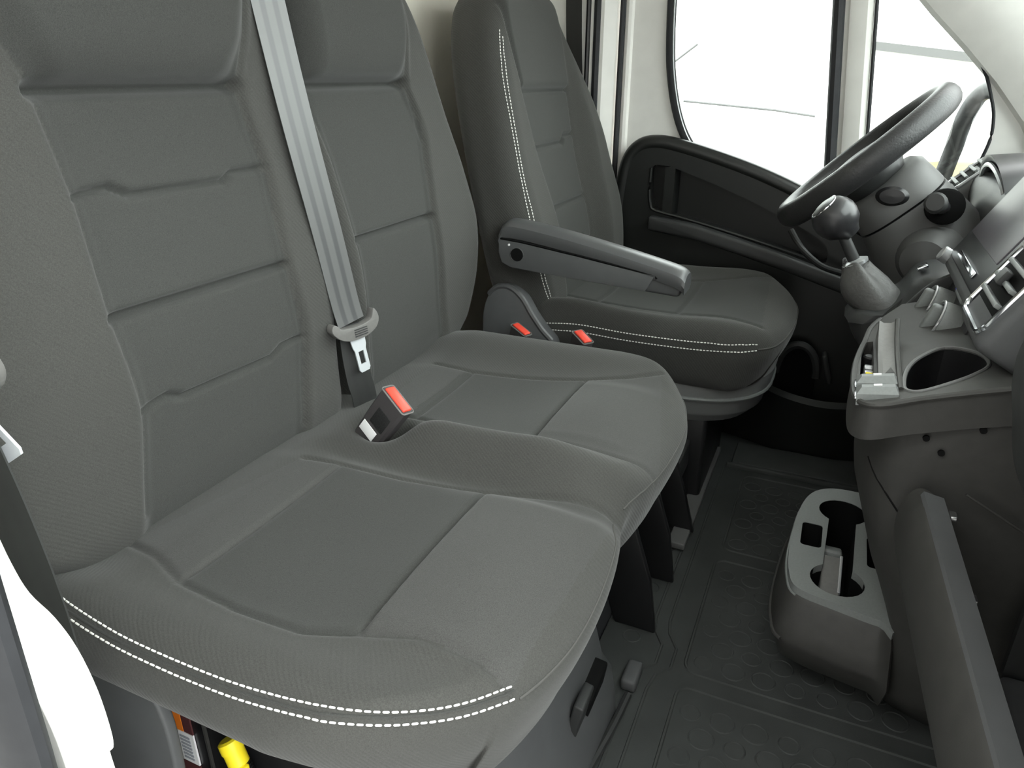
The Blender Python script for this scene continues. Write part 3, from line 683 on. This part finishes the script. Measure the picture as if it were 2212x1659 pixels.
buckle('belt buckle with slim red button standing in front of the driver cushion side stitching', (.224, .905, .372), (.25, -.2, 1), (1, -.75, 0), (.022, .012, .03), False)

# ------------------------------------------------------------------ dashboard
dash = thing('dashboard', 'dark grey moulded dashboard with centre screen, vents and climate knobs', 'dashboard', (.9, .7, .0))
def lofty(prof_at, ys): return loft([[(px, yy, pz) for px, pz in prof_at(yy)] for yy in ys])
pas = [(1.44, .66), (1.15, .715), (.93, .735), (.86, .728), (.815, .703), (.790, .66), (.788, .625), (.796, .590), (.806, .550), (.822, .520), (.85, .500), (.90, .492), (1.44, .492)]
pas = [tuple(p) for p in catmull(pas, 4)]
def pprof(yy):
    k = .03*ss(.34, .44, np.array(yy))
    return [(px+(k if px < 1 else 0), pz) for px, pz in pas]
put('passenger_bolster', lofty(pprof, np.linspace(-.06, .425, 14)), 'dark_plastic', dash, smooth=50)
cen = [tuple(p) for p in catmull([(1.44, .66), (1.15, .715), (1.0, .73), (.93, .72), (.90, .70), (.885, .66), (.87, .60), (.85, .55), (.83, .50), (.86, .46), (1.44, .46)], 3)]
put('centre_body', lofty(lambda y: cen, np.linspace(.46, 1.0, 6)), 'dark_plastic', dash, smooth=50)
drvp = [tuple(p) for p in catmull([(1.44, .66), (1.15, .70), (.98, .712), (.90, .70), (.865, .675), (.862, .63), (.87, .56), (.90, .48), (.94, .40), (.97, .30), (1.44, .30)], 3)]
put('driver_body', lofty(lambda y: drvp, np.linspace(.95, 1.49, 8)), 'dark_plastic', dash, smooth=50)
# cluster hood, an arched visor over the instruments
hood = []
for a in np.linspace(math.pi, 0, 22):
    yy, zz = 1.19+.155*math.cos(a), .655+.075*math.sin(a)
    k = math.sin(a)
    zz -= .006; hood.append([(.885-.018*k, yy, zz-.004), (.878-.018*k, yy, zz+.006), (.92, yy*.98+.02*1.19, zz+.012), (1.0, yy, zz*.98+.02*.66), (1.0, yy, zz-.03), (.91, yy, zz-.012)])
put('cluster_hood', loft(hood), 'black_plastic', dash, smooth=50)
put('cluster_rim', tube([(.882-.018*math.sin(a), 1.19+.145*math.cos(a), .648+.066*math.sin(a)) for a in np.linspace(math.pi, 0, 22)], .004, 6), 'silver', dash)
put('cluster_face', prism([(1.19+.14*math.cos(a), .645+.06*math.sin(a)) for a in np.linspace(0, math.pi, 16)], 'x', .925, .935), 'plate_grey', dash)
# far air vent with slats
VU = np.array((.72, 0, .69)); VN = np.array((-.69, 0, .72))
def vfc(u, v, n=0): return np.array((.838, 0, .650))+VU*v+VN*n+np.array((0, u, 0))
def vbox(u0, u1, v0, v1, n0, n1, bev=.003):
    V, F = box(((u0+u1)/2, (v0+v1)/2, (n0+n1)/2), (u1-u0, v1-v0, n1-n0), bev); return np.array([vfc(a, b, c) for a, b, c in V]), F
vf = put('air_vent', vbox(1.33, 1.46, -.016, .092, -.04, .0, .012), 'column_plastic', dash)
put('vent_mouth', vbox(1.345, 1.445, .004, .074, -.002, .0006, .0002), 'black_void', vf)
put('vent_rim', tube([vfc(a, b, .002) for a, b in rrect(1.341, 1.449, -.002, .080, .014, 4)], .004, 8, closed=True), 'silver', vf)
for k in range(4): put('slat', vbox(1.347, 1.443, .008+.018*k, .014+.018*k, .0, .010, .001), 'plate_grey', vf)

# centre screen unit, reclined about 30 degrees
UP = np.array((.5, 0, .866)); NRM = np.array((-.866, 0, .5))
def face(u, v, n=0): return np.array((.792, 0, .607))+UP*v+NRM*n+np.array((0, u, 0))
def fbox(u0, u1, v0, v1, n0, n1, bev=.004):
    V, F = box(((u0+u1)/2, (v0+v1)/2, (n0+n1)/2), (u1-u0, v1-v0, n1-n0), bev)
    return np.array([face(a, b, c) for a, b, c in V]), F
surround = put('screen_surround', fbox(.605, .865, -.004, .19, -.05, .008, .010), 'grey_plastic', dash)
bez = put('display', fbox(.616, .855, .012, .188, .002, .0100, .003), 'black_plastic', dash)
put('screen_glass', fbox(.632, .842, .052, .183, .008, .0115, .001), 'screen_glass', bez)
put('silver_strip', fbox(.665, .80, .022, .030, .010, .0135, .0015), 'chrome', bez)
put('control_knob', lathe([(.011, 0), (.011, .012), (.009, .014)], face(.852, .008, .006), NRM, 20), 'silver', bez)
put('control_knob', lathe([(.007, 0), (.007, .008), (.006, .009)], face(.868, .004, .002), NRM, 16), 'chrome', bez)
vent = put('air_vent', fbox(.475, .602, -.010, .12, -.05, .012, .012), 'grey_plastic', dash)
put('vent_mouth', fbox(.497, .588, .022, .112, .010, .0128, .001), 'black_void', vent)
put('vent_trim', tube([face(a, b, .013) for a, b in rrect(.487, .598, .003, .118, .012, 4)], .0032, 8, closed=True), 'chrome', vent)
for k in range(5): put('slat', fbox(.499, .586, .030+.018*k, .035+.018*k, .010, .019, .001), 'plate_grey', vent)
put('vent_thumb', fbox(.535, .556, .045, .062, .016, .024, .002), 'dark_plastic', vent)

# climate stack below the screen: sloping face, two knobs, blue mark, storage channel, switch row
sl = np.array((.3, 0, .95)); sl /= np.linalg.norm(sl); sn = np.array((-sl[2], 0, sl[0]))
def stk(u, v, n=0): return np.array((.772, u, .500))+sl*v+sn*n
def sbox(u0, u1, v0, v1, n0, n1, bev=.003):
    V, F = box(((u0+u1)/2, (v0+v1)/2, (n0+n1)/2), (u1-u0, v1-v0, n1-n0), bev); return np.array([stk(a, b, c) for a, b, c in V]), F
put('climate_face', sbox(.625, .835, -.02, .115, -.06, 0, .004), 'black_plastic', dash)
for u, v in ((.778, .062), (.685, .066)):
    kb = put('climate_knob', lathe([(.027, 0), (.027, .022), (.0255, .026), (.022, .0265), (.020, .022)], stk(u, v, -.002), sn, 36), 'plate_grey', dash)
    put('knob_ring', tube([stk(u, v, .0245)+sl*.0258*math.cos(a)+np.array((0, .0258*math.sin(a), 0)) for a in np.linspace(0, 2*math.pi, 32, endpoint=False)], .0016, 6, closed=True), 'silver', kb)
    put('knob_grip', sbox(u-.006, u+.006, v-.020, v+.020, .020, .036, .004), 'plate_grey', kb)
put('blue_mark', sbox(.735, .752, .098, .106, .0, .010, .002), 'blue', dash)
put('climate_lever', sbox(.66, .72, .100, .108, .0, .016, .003), 'plate_grey', dash)
put('climate_lever', sbox(.645, .675, .020, .030, .0, .012, .003), 'silver', dash)

# ------------------------------------------------------------------ centre console
con = thing('centre_console', 'charcoal plastic centre console with open cup tray and toggle switches', 'console', (.85, .72, FLOOR_Z))
lv = [(.530, [(.80, .96), (.72, .80), (.698, .70), (.694, .60), (.698, .52), (.712, .475), (.745, .458), (.80, .453), (.87, .45), (.96, .45), (.96, .96)]),
      (.40, [(.80, .96), (.73, .80), (.708, .70), (.705, .60), (.710, .53), (.728, .48), (.765, .463), (.82, .457), (.88, .455), (.96, .45), (.96, .96)]),
      (.28, [(.81, .96), (.755, .83), (.742, .74), (.742, .64), (.748, .56), (.765, .51), (.80, .485), (.85, .475), (.90, .47), (.96, .46), (.96, .96)]),
      (.20, [(.82, .96), (.775, .86), (.779, .78), (.781, .70), (.781, .60), (.785, .535), (.81, .50), (.86, .49), (.92, .49), (.96, .50), (.96, .96)]),
      (.10, [(.83, .96), (.79, .87), (.79, .79), (.79, .70), (.788, .60), (.792, .540), (.82, .520), (.87, .515), (.93, .515), (.96, .515), (.96, .96)]),
      (FLOOR_Z+.012, [(.83, .96), (.80, .88), (.80, .80), (.80, .71), (.805, .65), (.82, .62), (.868, .60), (.90, .595), (.93, .59), (.96, .59), (.96, .96)])]
def tl(x): return .3*(x-.69)          # the tray rises towards the screen
body_geo = loft([[(p[0], p[1], z+(min(tl(p[0]), .06) if z > .5 else 0)) for p in catmull(P, 4, True)] for z, P in lv], cap='end')
put('console_body', body_geo, 'console_plastic', con, smooth=50)
ctree = bvh(*body_geo)
for p in ((.787, .45, .545), (.802, .45, .529), (.755, .45, .508), (.772, .45, .495), (.789, .45, .413)):
    q, n = snap(ctree, [p], -.002); put('screw_hole', lathe([(.0034, 0), (.0034, .0028)], q[0], (0, -1, 0), 12), 'black_void', con)
q, _ = snap(ctree, catmull([(.715, .50, .455), (.735, .47, .425), (.765, .46, .39)], 5), .0002); put('panel_seam', tube(q, .0012, 6), 'black_void', con)
def tilt(V): V = np.array(V); V[:, 2] += np.minimum(.3*(V[:, 0]-.69), .06); return V
tray_o = [tuple(p) for p in catmull([(.74, .80), (.703, .72), (.692, .65), (.685, .60), (.681, .55), (.681, .48), (.688, .448), (.705, .436), (.74, .443), (.79, .447), (.83, .447), (.87, .447)], 4)]+[(.88, .50), (.88, .80)]
cup = [tuple(p) for p in catmull([(.728, .486), (.733, .53), (.747, .566), (.773, .590), (.800, .560), (.806, .520), (.790, .494), (.765, .474), (.743, .462), (.731, .467)], 4, True)]
slot = [(.6875, .525), (.689, .60), (.694, .645), (.702, .645), (.7015, .525)]
v_, f_ = holed(tray_o, [cup, slot], 'z', .500, .541); put('tray', (tilt(v_), f_), 'console_plastic', con, smooth=30)
put('tray_lip', tube(tilt([(p[0]+.001, p[1], .5400) for p in tray_o[3:45]]), .0035, 8), 'console_plastic', con)
put('cup_rim', tube(tilt([(a, b, .5405) for a, b in cup]), .0024, 8, closed=True), 'column_plastic', con)
put('cup_well', loft([tilt([(.768+(a-.768)*k, .53+(b-.53)*k, z) for a, b in cup]) for z, k in ((.540, 1.0), (.50, .97), (.45, .90))], cap='end'), 'black_plastic', con)
put('cup_divider', box((.775, .53, .51), (.005, .075, .07), .002, rot('Z', -35)), 'dark_plastic', con)
put('storage_channel', loft([[(.7045, yy, z+.004), (.710, yy, z+.001), (.718, yy, z+.002), (.7225, yy, z+.005), (.7225, yy, z-.02), (.7045, yy, z-.02)] for yy, z in ((.470, .545), (.52, .546), (.57, .549), (.61, .555), (.65, .568))]), 'tongue_grey', con)
put('channel_edge', tube([(.7245, yy, z+.004) for yy, z in ((.470, .548), (.52, .549), (.57, .552), (.61, .558), (.65, .571))], .003, 8), 'console_plastic', con)
put('slot_floor', box((.699, .59, .515), (.020, .13, .01), .002), 'black_void', con)
for yy, z in ((.462, .541), (.494, .541)):
    sw = put('toggle_switch', loft([[(.684, yy-.012, z-.006), (.722, yy-.012, z-.002), (.722, yy+.012, z-.002), (.684, yy+.012, z-.006)], [(.683, yy-.011, z+.006), (.722, yy-.011, z+.012), (.722, yy+.010, z+.012), (.683, yy+.010, z+.006)], [(.687, yy-.004, z+.012), (.718, yy-.004, z+.018), (.718, yy+.004, z+.018), (.687, yy+.004, z+.012)]]), 'plate_grey', con, smooth=25)
    put('switch_mark', box((.702, yy, z+.0155), (.008, .003, .0015), 0, rot('Y', -11)), 'label_white', sw)
    put('switch_edge', box((.683, yy, z+.001), (.003, .021, .003), .001), 'chrome', sw)
for yy in (.538, .556, .575): put('socket', box((.699, yy, .530), (.012, .011, .012), .002), 'silver', con)
put('socket_cap', lathe([(.008, 0), (.008, .010), (.006, .012)], (.700, .610, .525), (0, 0, 1), 16), 'black_plastic', con)
put('cable_clip', box((.699, .547, .533), (.010, .003, .010), .001), 'yellow', con)
put('stack_cheek', prism([tuple(p) for p in catmull([(.700, .44), (.704, .482), (.722, .508), (.745, .542), (.772, .580), (.80, .60)], 4)]+[(.83, .60), (.83, .44)], 'y', .832, .842, .002), 'dark_plastic', con)
# gear pod on the driver's side of the console
pod = []
for yy, k in ((.835, .80), (.85, .95), (.89, 1.0), (.94, 1.0), (.985, .93), (1.0, .75)):
    pod.append([(.80+(px-.80)*k, yy, .53+(pz-.53)*k) for px, pz in catmull([(.672, .505), (.685, .522), (.715, .528), (.742, .545), (.760, .578), (.79, .590), (.83, .580), (.86, .55), (.86, .45), (.76, .43), (.70, .46), (.675, .50)], 4, True)])
put('gear_pod', loft(pod), 'dark_plastic', con, smooth=50)
put('pod_button', box((.765, .90, .590), (.016, .02, .006), .002, rot('Y', -30)), 'chrome', con)

# gear lever
gl = thing('gear_lever', 'black ball gear lever with leather boot beside the steering wheel', 'gear lever', (.705, .915, .54))
ax = np.array((-.050, .0, .085)); ax /= np.linalg.norm(ax); kc = np.array((.634, .915, .650)); kax = np.array((-.078, -.012, .066)); kax /= np.linalg.norm(kax)
put('knob', lathe([(.0, -.036), (.014, -.035), (.017, -.030), (.020, -.026), (.029, -.018), (.0335, -.006), (.0345, .004), (.0325, .014), (.027, .023), (.0225, .0272)], kc, kax, 32), 'knob_gloss', gl)
put('knob_cap', lathe([(.0215, .0265), (.0205, .0285), (.012, .0315), (.0, .032)], kc, kax, 32), 'black_plastic', gl)
put('cap_ring', tube([kc+kax*.0272+frame(kax)[0]*.0222*math.cos(a)+frame(kax)[1]*.0222*math.sin(a) for a in np.linspace(0, 2*math.pi, 32, endpoint=False)], .0013, 6, closed=True), 'chrome', gl)
put('shaft', tube([kc-ax*.03, kc-ax*.085], [.0085, .0095], 14), 'dark_plastic', gl)
put('collar', lathe([(.010, -.085), (.019, -.080), (.020, -.075), (.012, -.071)], kc, ax, 20), 'silver', gl)
bo = []
for t, r, dz in ((0, .019, 0), (.12, .024, 0), (.3, .034, .002), (.5, .041, 0), (.7, .045, 0), (.88, .046, 0), (1.0, .045, 0)):
    c = (kc-ax*.078)*(1-t)+np.array((.722, .900, .520))*t
    bo.append([c+np.array((math.cos(a)*r*(1+.07*math.sin(5*a+t*5)), math.sin(a)*r*(1+.05*math.sin(4*a)), .006*math.sin(3*a)*(1-t))) for a in np.linspace(0, 2*math.pi, 32, endpoint=False)])
put('boot', loft(bo), 'boot_leather', gl, smooth=60)

# ------------------------------------------------------------------ lower cup holder console on the floor
lc = thing('cup_holder_console', 'low floor console with light grey plate holding two round cup holders', 'cup holder', (.72, .71, FLOOR_Z))
po = [tuple(p) for p in catmull([(.668, .570), (.654, .605), (.650, .66), (.653, .73), (.660, .80), (.676, .848), (.705, .872), (.745, .876), (.790, .87), (.790, .55), (.772, .545), (.72, .555)], 5, True)]
def keyhole():
    # two cups joined by the slot between them
    c1, c2, r = (.722, .800), (.718, .610), .036; o = []
    w1 = .020
    for a in np.linspace(math.radians(-90)+math.asin(w1/r), math.radians(270)-math.asin(w1/r), 22): o.append((c1[0]+r*math.cos(a), c1[1]+r*math.sin(a)))
    for a in np.linspace(math.radians(90)+math.asin(w1/r), math.radians(450)-math.asin(w1/r), 22): o.append((c2[0]+r*math.cos(a), c2[1]+r*math.sin(a)))
    return o
kh = keyhole(); sq1 = rrect(.664, .694, .680, .745, .006, 3); sq2 = rrect(.757, .784, .660, .740, .006, 3)
plate = put('cup_plate', holed(po, [kh, sq1, sq2], 'z', .188, .200), 'plate_grey', lc, smooth=30)
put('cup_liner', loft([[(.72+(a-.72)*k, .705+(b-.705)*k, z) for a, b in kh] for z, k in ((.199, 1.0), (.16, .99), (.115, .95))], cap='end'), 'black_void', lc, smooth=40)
for s_ in (sq1, sq2):
    cx = sum(p[0] for p in s_)/len(s_); cyy = sum(p[1] for p in s_)/len(s_)
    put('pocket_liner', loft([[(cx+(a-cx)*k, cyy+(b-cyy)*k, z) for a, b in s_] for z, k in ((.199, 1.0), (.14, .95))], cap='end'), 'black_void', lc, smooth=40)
put('cup_clip', box((.711, .640, .165), (.026, .075, .05), .003, rot('X', 14)), 'tongue_grey', lc)
put('cup_clip', box((.710, .700, .180), (.030, .030, .02), .004, rot('X', -20)), 'plate_grey', lc)
put('clip_rib', box((.723, .640, .186), (.004, .07, .012), .001, rot('X', 14)), 'silver', lc)
mid = np.array((.745, .73))
def scale_o(kx, ky, dx=0, dy=0): return [(mid[0]+(a-mid[0])*kx+dx, mid[1]+(b-mid[1])*ky+dy) for a, b in po]
put('console_shell', loft([[(a, b, z) for a, b in o] for z, o in ((.189, scale_o(1.0, 1.0)), (.184, scale_o(1.03, 1.02)), (.150, scale_o(1.09, 1.055, 0, -.006)), (.128, scale_o(1.13, 1.08, 0, -.010)), (.118, scale_o(1.12, 1.075, 0, -.008)), (.07, scale_o(1.06, .98, .004, .004)), (.03, scale_o(.98, .80, .012, .02)), (FLOOR_Z+.013, scale_o(.93, .70, .02, .03)))], cap='end'), 'console_plastic', lc, smooth=40)
put('shell_rim', tube([(a, b, .124) for a, b in scale_o(1.132, 1.082, 0, -.010)[:42]], .003, 8), 'console_plastic', lc)
put('plate_rim', tube([(a, b, .188) for a, b in scale_o(1.012, 1.01)[:40]], .0018, 6), 'plate_grey', lc)

# ------------------------------------------------------------------ lower dash with the open glove box
gb = dash
lid = [tuple(p) for p in catmull([(.755, .460), (.746, .436), (.746, .400), (.756, .362), (.772, .325), (.793, .292), (.83, .255), (.846, .262), (.815, .31), (.797, .345), (.785, .39), (.780, .43), (.778, .454), (.767, .464)], 4, True)]
def lprof(yy):
    k = 1-.10*ss(.40, .442, np.array(yy)); d = .43-yy; return [(.79+(px-.79)*(.6+.4*k)+.12*d, .36+(pz-.36)*k-.15*d) for px, pz in lid]
put('glove_box_lid', lofty(lprof, [-.09, 0, .1, .2, .3, .36, .40, .42, .434, .440, .443]), 'console_plastic', gb, smooth=50)
put('lid_edge', loft([[(.757+.12*d, .43-d, .4615-.15*d), (.778+.12*d, .43-d, .4575-.15*d), (.778+.12*d, .43-d, .463-.15*d), (.759+.12*d, .43-d, .4665-.15*d)] for d in (.52, .3, .15, .05, .01)]), 'grey_plastic', gb)
put('glove_compartment', join(box((1.06, .18, .35), (.02, .53, .30)), box((.97, .18, .20), (.22, .53, .02), 0, rot('Y', -8)), box((.97, .440, .35), (.18, .010, .28))), 'dark_plastic', gb)
put('compartment_step', box((.90, .18, .245), (.05, .50, .03), .008), 'grey_plastic', gb)
put('compartment_rib', tube([(.80, .436, .462), (.90, .434, .41), (1.04, .434, .33)], .0016, 6), 'console_plastic', gb)
put('hinge_catch', box((.792, .425, .440), (.008, .014, .006), .002), 'steel', gb)
put('hinge_catch', box((.80, .31, .425), (.006, .010, .004), .001), 'steel', gb)
put('kick_panel', loft([[(.862, yy, .215), (.874, yy, .08), (.878, yy, .0), (1.2, yy, .0), (1.2, yy, .2), (.90, yy, .215)] for yy in (-.06, .2, .45, .60)]), 'console_plastic', gb)

# ------------------------------------------------------------------ steering wheel and column
sw = thing('steering_wheel', 'black steering wheel seen nearly edge on in front of the driver window', 'steering wheel', (.66, 1.2, .70))
wc = np.array((.662, 1.20, .716)); wu = np.array((.722, 0, .692)); wn_ = np.array((-.692, 0, .722)); wyv = np.array((0, 1., 0))
R0 = .158
def wp_(u, v, n=0): return wc+wu*u+wyv*v+wn_*n
put('rim', tube([wp_(R0*math.cos(a), R0*math.sin(a)) for a in np.linspace(0, 2*math.pi, 72, endpoint=False)], .0205, 14, closed=True, ry=.0235, upv=tuple(wn_)), 'leather', sw, smooth=180)
hubp = [wp_(.062*math.copysign(abs(math.cos(a))**.8, math.cos(a))-.008, .085*math.copysign(abs(math.sin(a))**.8, math.sin(a))) for a in np.linspace(0, 2*math.pi, 36, endpoint=False)]
hc = np.mean(hubp, 0)
put('airbag_pad', loft([[hc+(p-hc)*k+wn_*n for p in hubp] for k, n in ((.85, -.055), (1.0, -.035), (1.0, -.012), (.93, .002), (.7, .010), (.35, .013))]), 'dark_plastic', sw, smooth=60)
for a in (math.radians(88), math.radians(-88), math.radians(180)):
    e = wp_(R0*math.cos(a), R0*math.sin(a), -.004); s_ = wp_(.05*math.cos(a), .06*math.sin(a), -.022); tdir = e-s_
    side_v = np.cross(tdir/np.linalg.norm(tdir), wn_)
    put('spoke', loft([[p+side_v*wd+wn_*.006, p+side_v*wd-wn_*.006, p-side_v*wd-wn_*.006, p-side_v*wd+wn_*.006] for p, wd in ((s_, .03), ((s_+e)/2, .022), (e, .019))]), 'black_plastic' if a < 3 else 'silver', sw)
sc = thing('steering_column', 'dark grey steering column shroud with stalk and ignition opening', 'steering column', (.78, 1.2, .60))
caxis = -wn_
def col_loop(s, ry, rz, dz=0):
    c = wc+caxis*s+np.array((0, 0, dz)); return [c+wyv*ry*math.copysign(abs(math.cos(a))**.75, math.cos(a))+wu*rz*math.copysign(abs(math.sin(a))**.75, math.sin(a)) for a in np.linspace(0, 2*math.pi, 36, endpoint=False)]
put('upper_shroud', loft([col_loop(.050, .070, .062), col_loop(.062, .085, .075), col_loop(.10, .092, .080), col_loop(.112, .093, .081)]), 'column_plastic', sc, smooth=50)
put('shroud_gap', loft([col_loop(.110, .088, .077), col_loop(.118, .088, .077)]), 'black_void', sc)
put('lower_shroud', loft([col_loop(.116, .093, .081), col_loop(.15, .098, .088, -.004), col_loop(.21, .105, .10, -.012), col_loop(.27, .11, .11, -.02), col_loop(.33, .12, .13, -.02)]), 'column_plastic', sc, smooth=50)
put('stalk_base', lathe([(.030, 0), (.030, .014), (.026, .016)], (.798, 1.104, .652), (.1, -1, .1), 24, 1.0, 1.0), 'black_void', sc)
put('stalk', tube(catmull([(.800, 1.11, .650), (.790, 1.06, .657), (.778, 1.01, .668)], 5), [.011]*5+[.012]*4+[.013]*2, 12), 'black_plastic', sc)
put('stalk_tip', lathe([(.0135, 0), (.0165, .004), (.0165, .018), (.013, .021), (.010, .0212)], (.777, 1.012, .668), (-.25, -1, .25), 20), 'dark_plastic', sc)
put('switch_pod', lathe([(.027, 0), (.027, .006), (.020, .012), (.0, .014)], (.718, 1.118, .662), (-.1, -1, .1), 24, 1.0, .62), 'black_plastic', sc)
put('knee_bulge', lathe([(.055, 0), (.052, .03), (.038, .052), (.0, .060)], (.80, 1.12, .565), (-.35, -1, -.1), 28), 'column_plastic', sc)
put('ignition', lathe([(.024, 0), (.024, .012), (.016, .014)], (.778, 1.10, .545), (-.5, -.9, -.1), 24), 'black_void', sc)
cp = thing('phone_holder', 'round black holder head on the dash at the right edge', 'phone holder', (.92, .85, .72))
put('holder_head', lathe([(.0, -.030), (.022, -.026), (.034, -.012), (.036, .004), (.030, .018), (.018, .026), (.0, .028)], (.895, .85, .768), (-.5, -.2, .8), 28), 'knob_gloss', cp)
put('holder_foot', tube([(.925, .85, .722), (.905, .85, .752)], [.018, .012], 14), 'black_plastic', cp)

# ------------------------------------------------------------------ battery box below the bench
bat = thing('battery_box', 'black battery box under the bench with orange sticker and barcode label', 'battery', (.16, .12, FLOOR_Z))
put('case', box((.150, .14, .11), (.21, .18, .22), .006), 'black_plastic', bat)
put('case_edge', box((.105, .0475, .13), (.003, .003, .18)), 'console_plastic', bat)
put('warning_sticker', box((.063, .0485, .207), (.013, .002, .030)), 'orange', bat)
put('sticker_border', box((.0765, .0487, .207), (.013, .0018, .030)), 'maroon', bat)
lb = put('barcode_label', box((.070, .0485, .168), (.026, .002, .046)), 'label_white', bat)
for k in range(7): put('bar', box((.070, .0472, .152+.0054*k), (.015, .001, .0026)), 'barcode', lb)
put('warning_sticker', box((.070, .0485, .132), (.026, .002, .022)), 'maroon', bat)
cb = thing('battery_cable', 'yellow connector with black corrugated cable beside the battery box', 'cable', (.16, .02, .12))
put('connector', lathe([(.008, -.018), (.0105, -.016), (.0105, -.002), (.0115, 0), (.0115, .010), (.009, .012)], (.166, .030, .232), (-.35, .1, .6), 20), 'yellow', cb)
put('connector_tab', box((.181, .026, .216), (.010, .008, .012), .002), 'yellow', cb)
cpts = catmull([(.174, .029, .218), (.184, .026, .194), (.190, .022, .15), (.188, .02, .08)], 14)
put('sleeve', tube(cpts, [.0105 if i % 2 else .0092 for i in range(len(cpts))], 14), 'black_plastic', cb)

# ------------------------------------------------------------------ outside
gd = put('ground', box((1.0, 3.2, -.75), (24, 26, .04)), 'asphalt'); gd['kind'] = 'structure'
mir = thing('side_mirror', 'dark exterior door mirror seen through the quarter window', 'mirror', (.90, 1.72, .58))
put('mirror_arm', tube(catmull([(.935, 1.60, .83), (.895, 1.70, .825), (.872, 1.72, .775), (.862, 1.72, .70), (.848, 1.72, .60), (.84, 1.70, .54)], 6), .0155, 10, ry=.02), 'black_plastic', mir)
put('mirror_head', loft([[(.95+dx, y, z) for y, z in rrect(1.64, 1.86, .60, .90, .04, 4)] for dx in (0, .02, .07, .10)]), 'black_plastic', mir)
put('mirror_glass', box((.949, 1.75, .75), (.003, .18, .25), .001), 'chrome', mir)
van = thing('parked_van', 'white van parked outside beyond the driver window', 'van', (.4, 3.2, -.73))
put('van_body', prism([(-2.6, -.45), (-2.6, 1.25), (.9, 1.30), (1.35, 1.22), (1.9, .62), (2.5, .42), (2.6, -.1), (2.55, -.45)], 'y', 2.75, 4.3, .06, 4), 'car_white', van)
put('roof_strip', prism([(.66, .945), (1.4, .845), (1.4, .875), (.66, .972)], 'y', 2.735, 2.755), 'car_trim', van)
put('wiper', tube([(.007, 2.735, .769), (.179, 2.73, .755), (.36, 2.73, .740), (.503, 2.735, .721)], .0045, 6), 'car_trim', van)
put('window_edge', tube([(-.10, 2.74, .87), (.041, 2.74, .973)], .004, 6), 'car_trim', van)
put('side_window', prism([(-1.4, .55), (-1.4, .95), (-.62, .98), (-.75, .72), (-.9, .55)], 'y', 2.738, 2.755), 'dark_glass', van)
for x_ in (-1.7, 1.7): put('wheel', lathe([(.33, -.1), (.36, -.08), (.36, .08), (.33, .1), (.2, .1), (.18, .07)], (x_, 2.82, -.37), (0, 1, 0), 28), 'black_plastic', van)
hd = solo('hedge', rbox((.80, 2.30, -.73), (2.0, 2.62, .60), (.06, .06, .06), .1), 'hedge', 'pale yellow clipped hedge outside below the steering wheel rim', 'hedge')
# unseen wall added on the passenger side to hold back sky light
go = put('wall_light_block', box((-.6, -1.55, .75), (5.0, .12, 3.0), .01), 'light_block_grey'); go['kind'] = 'structure'
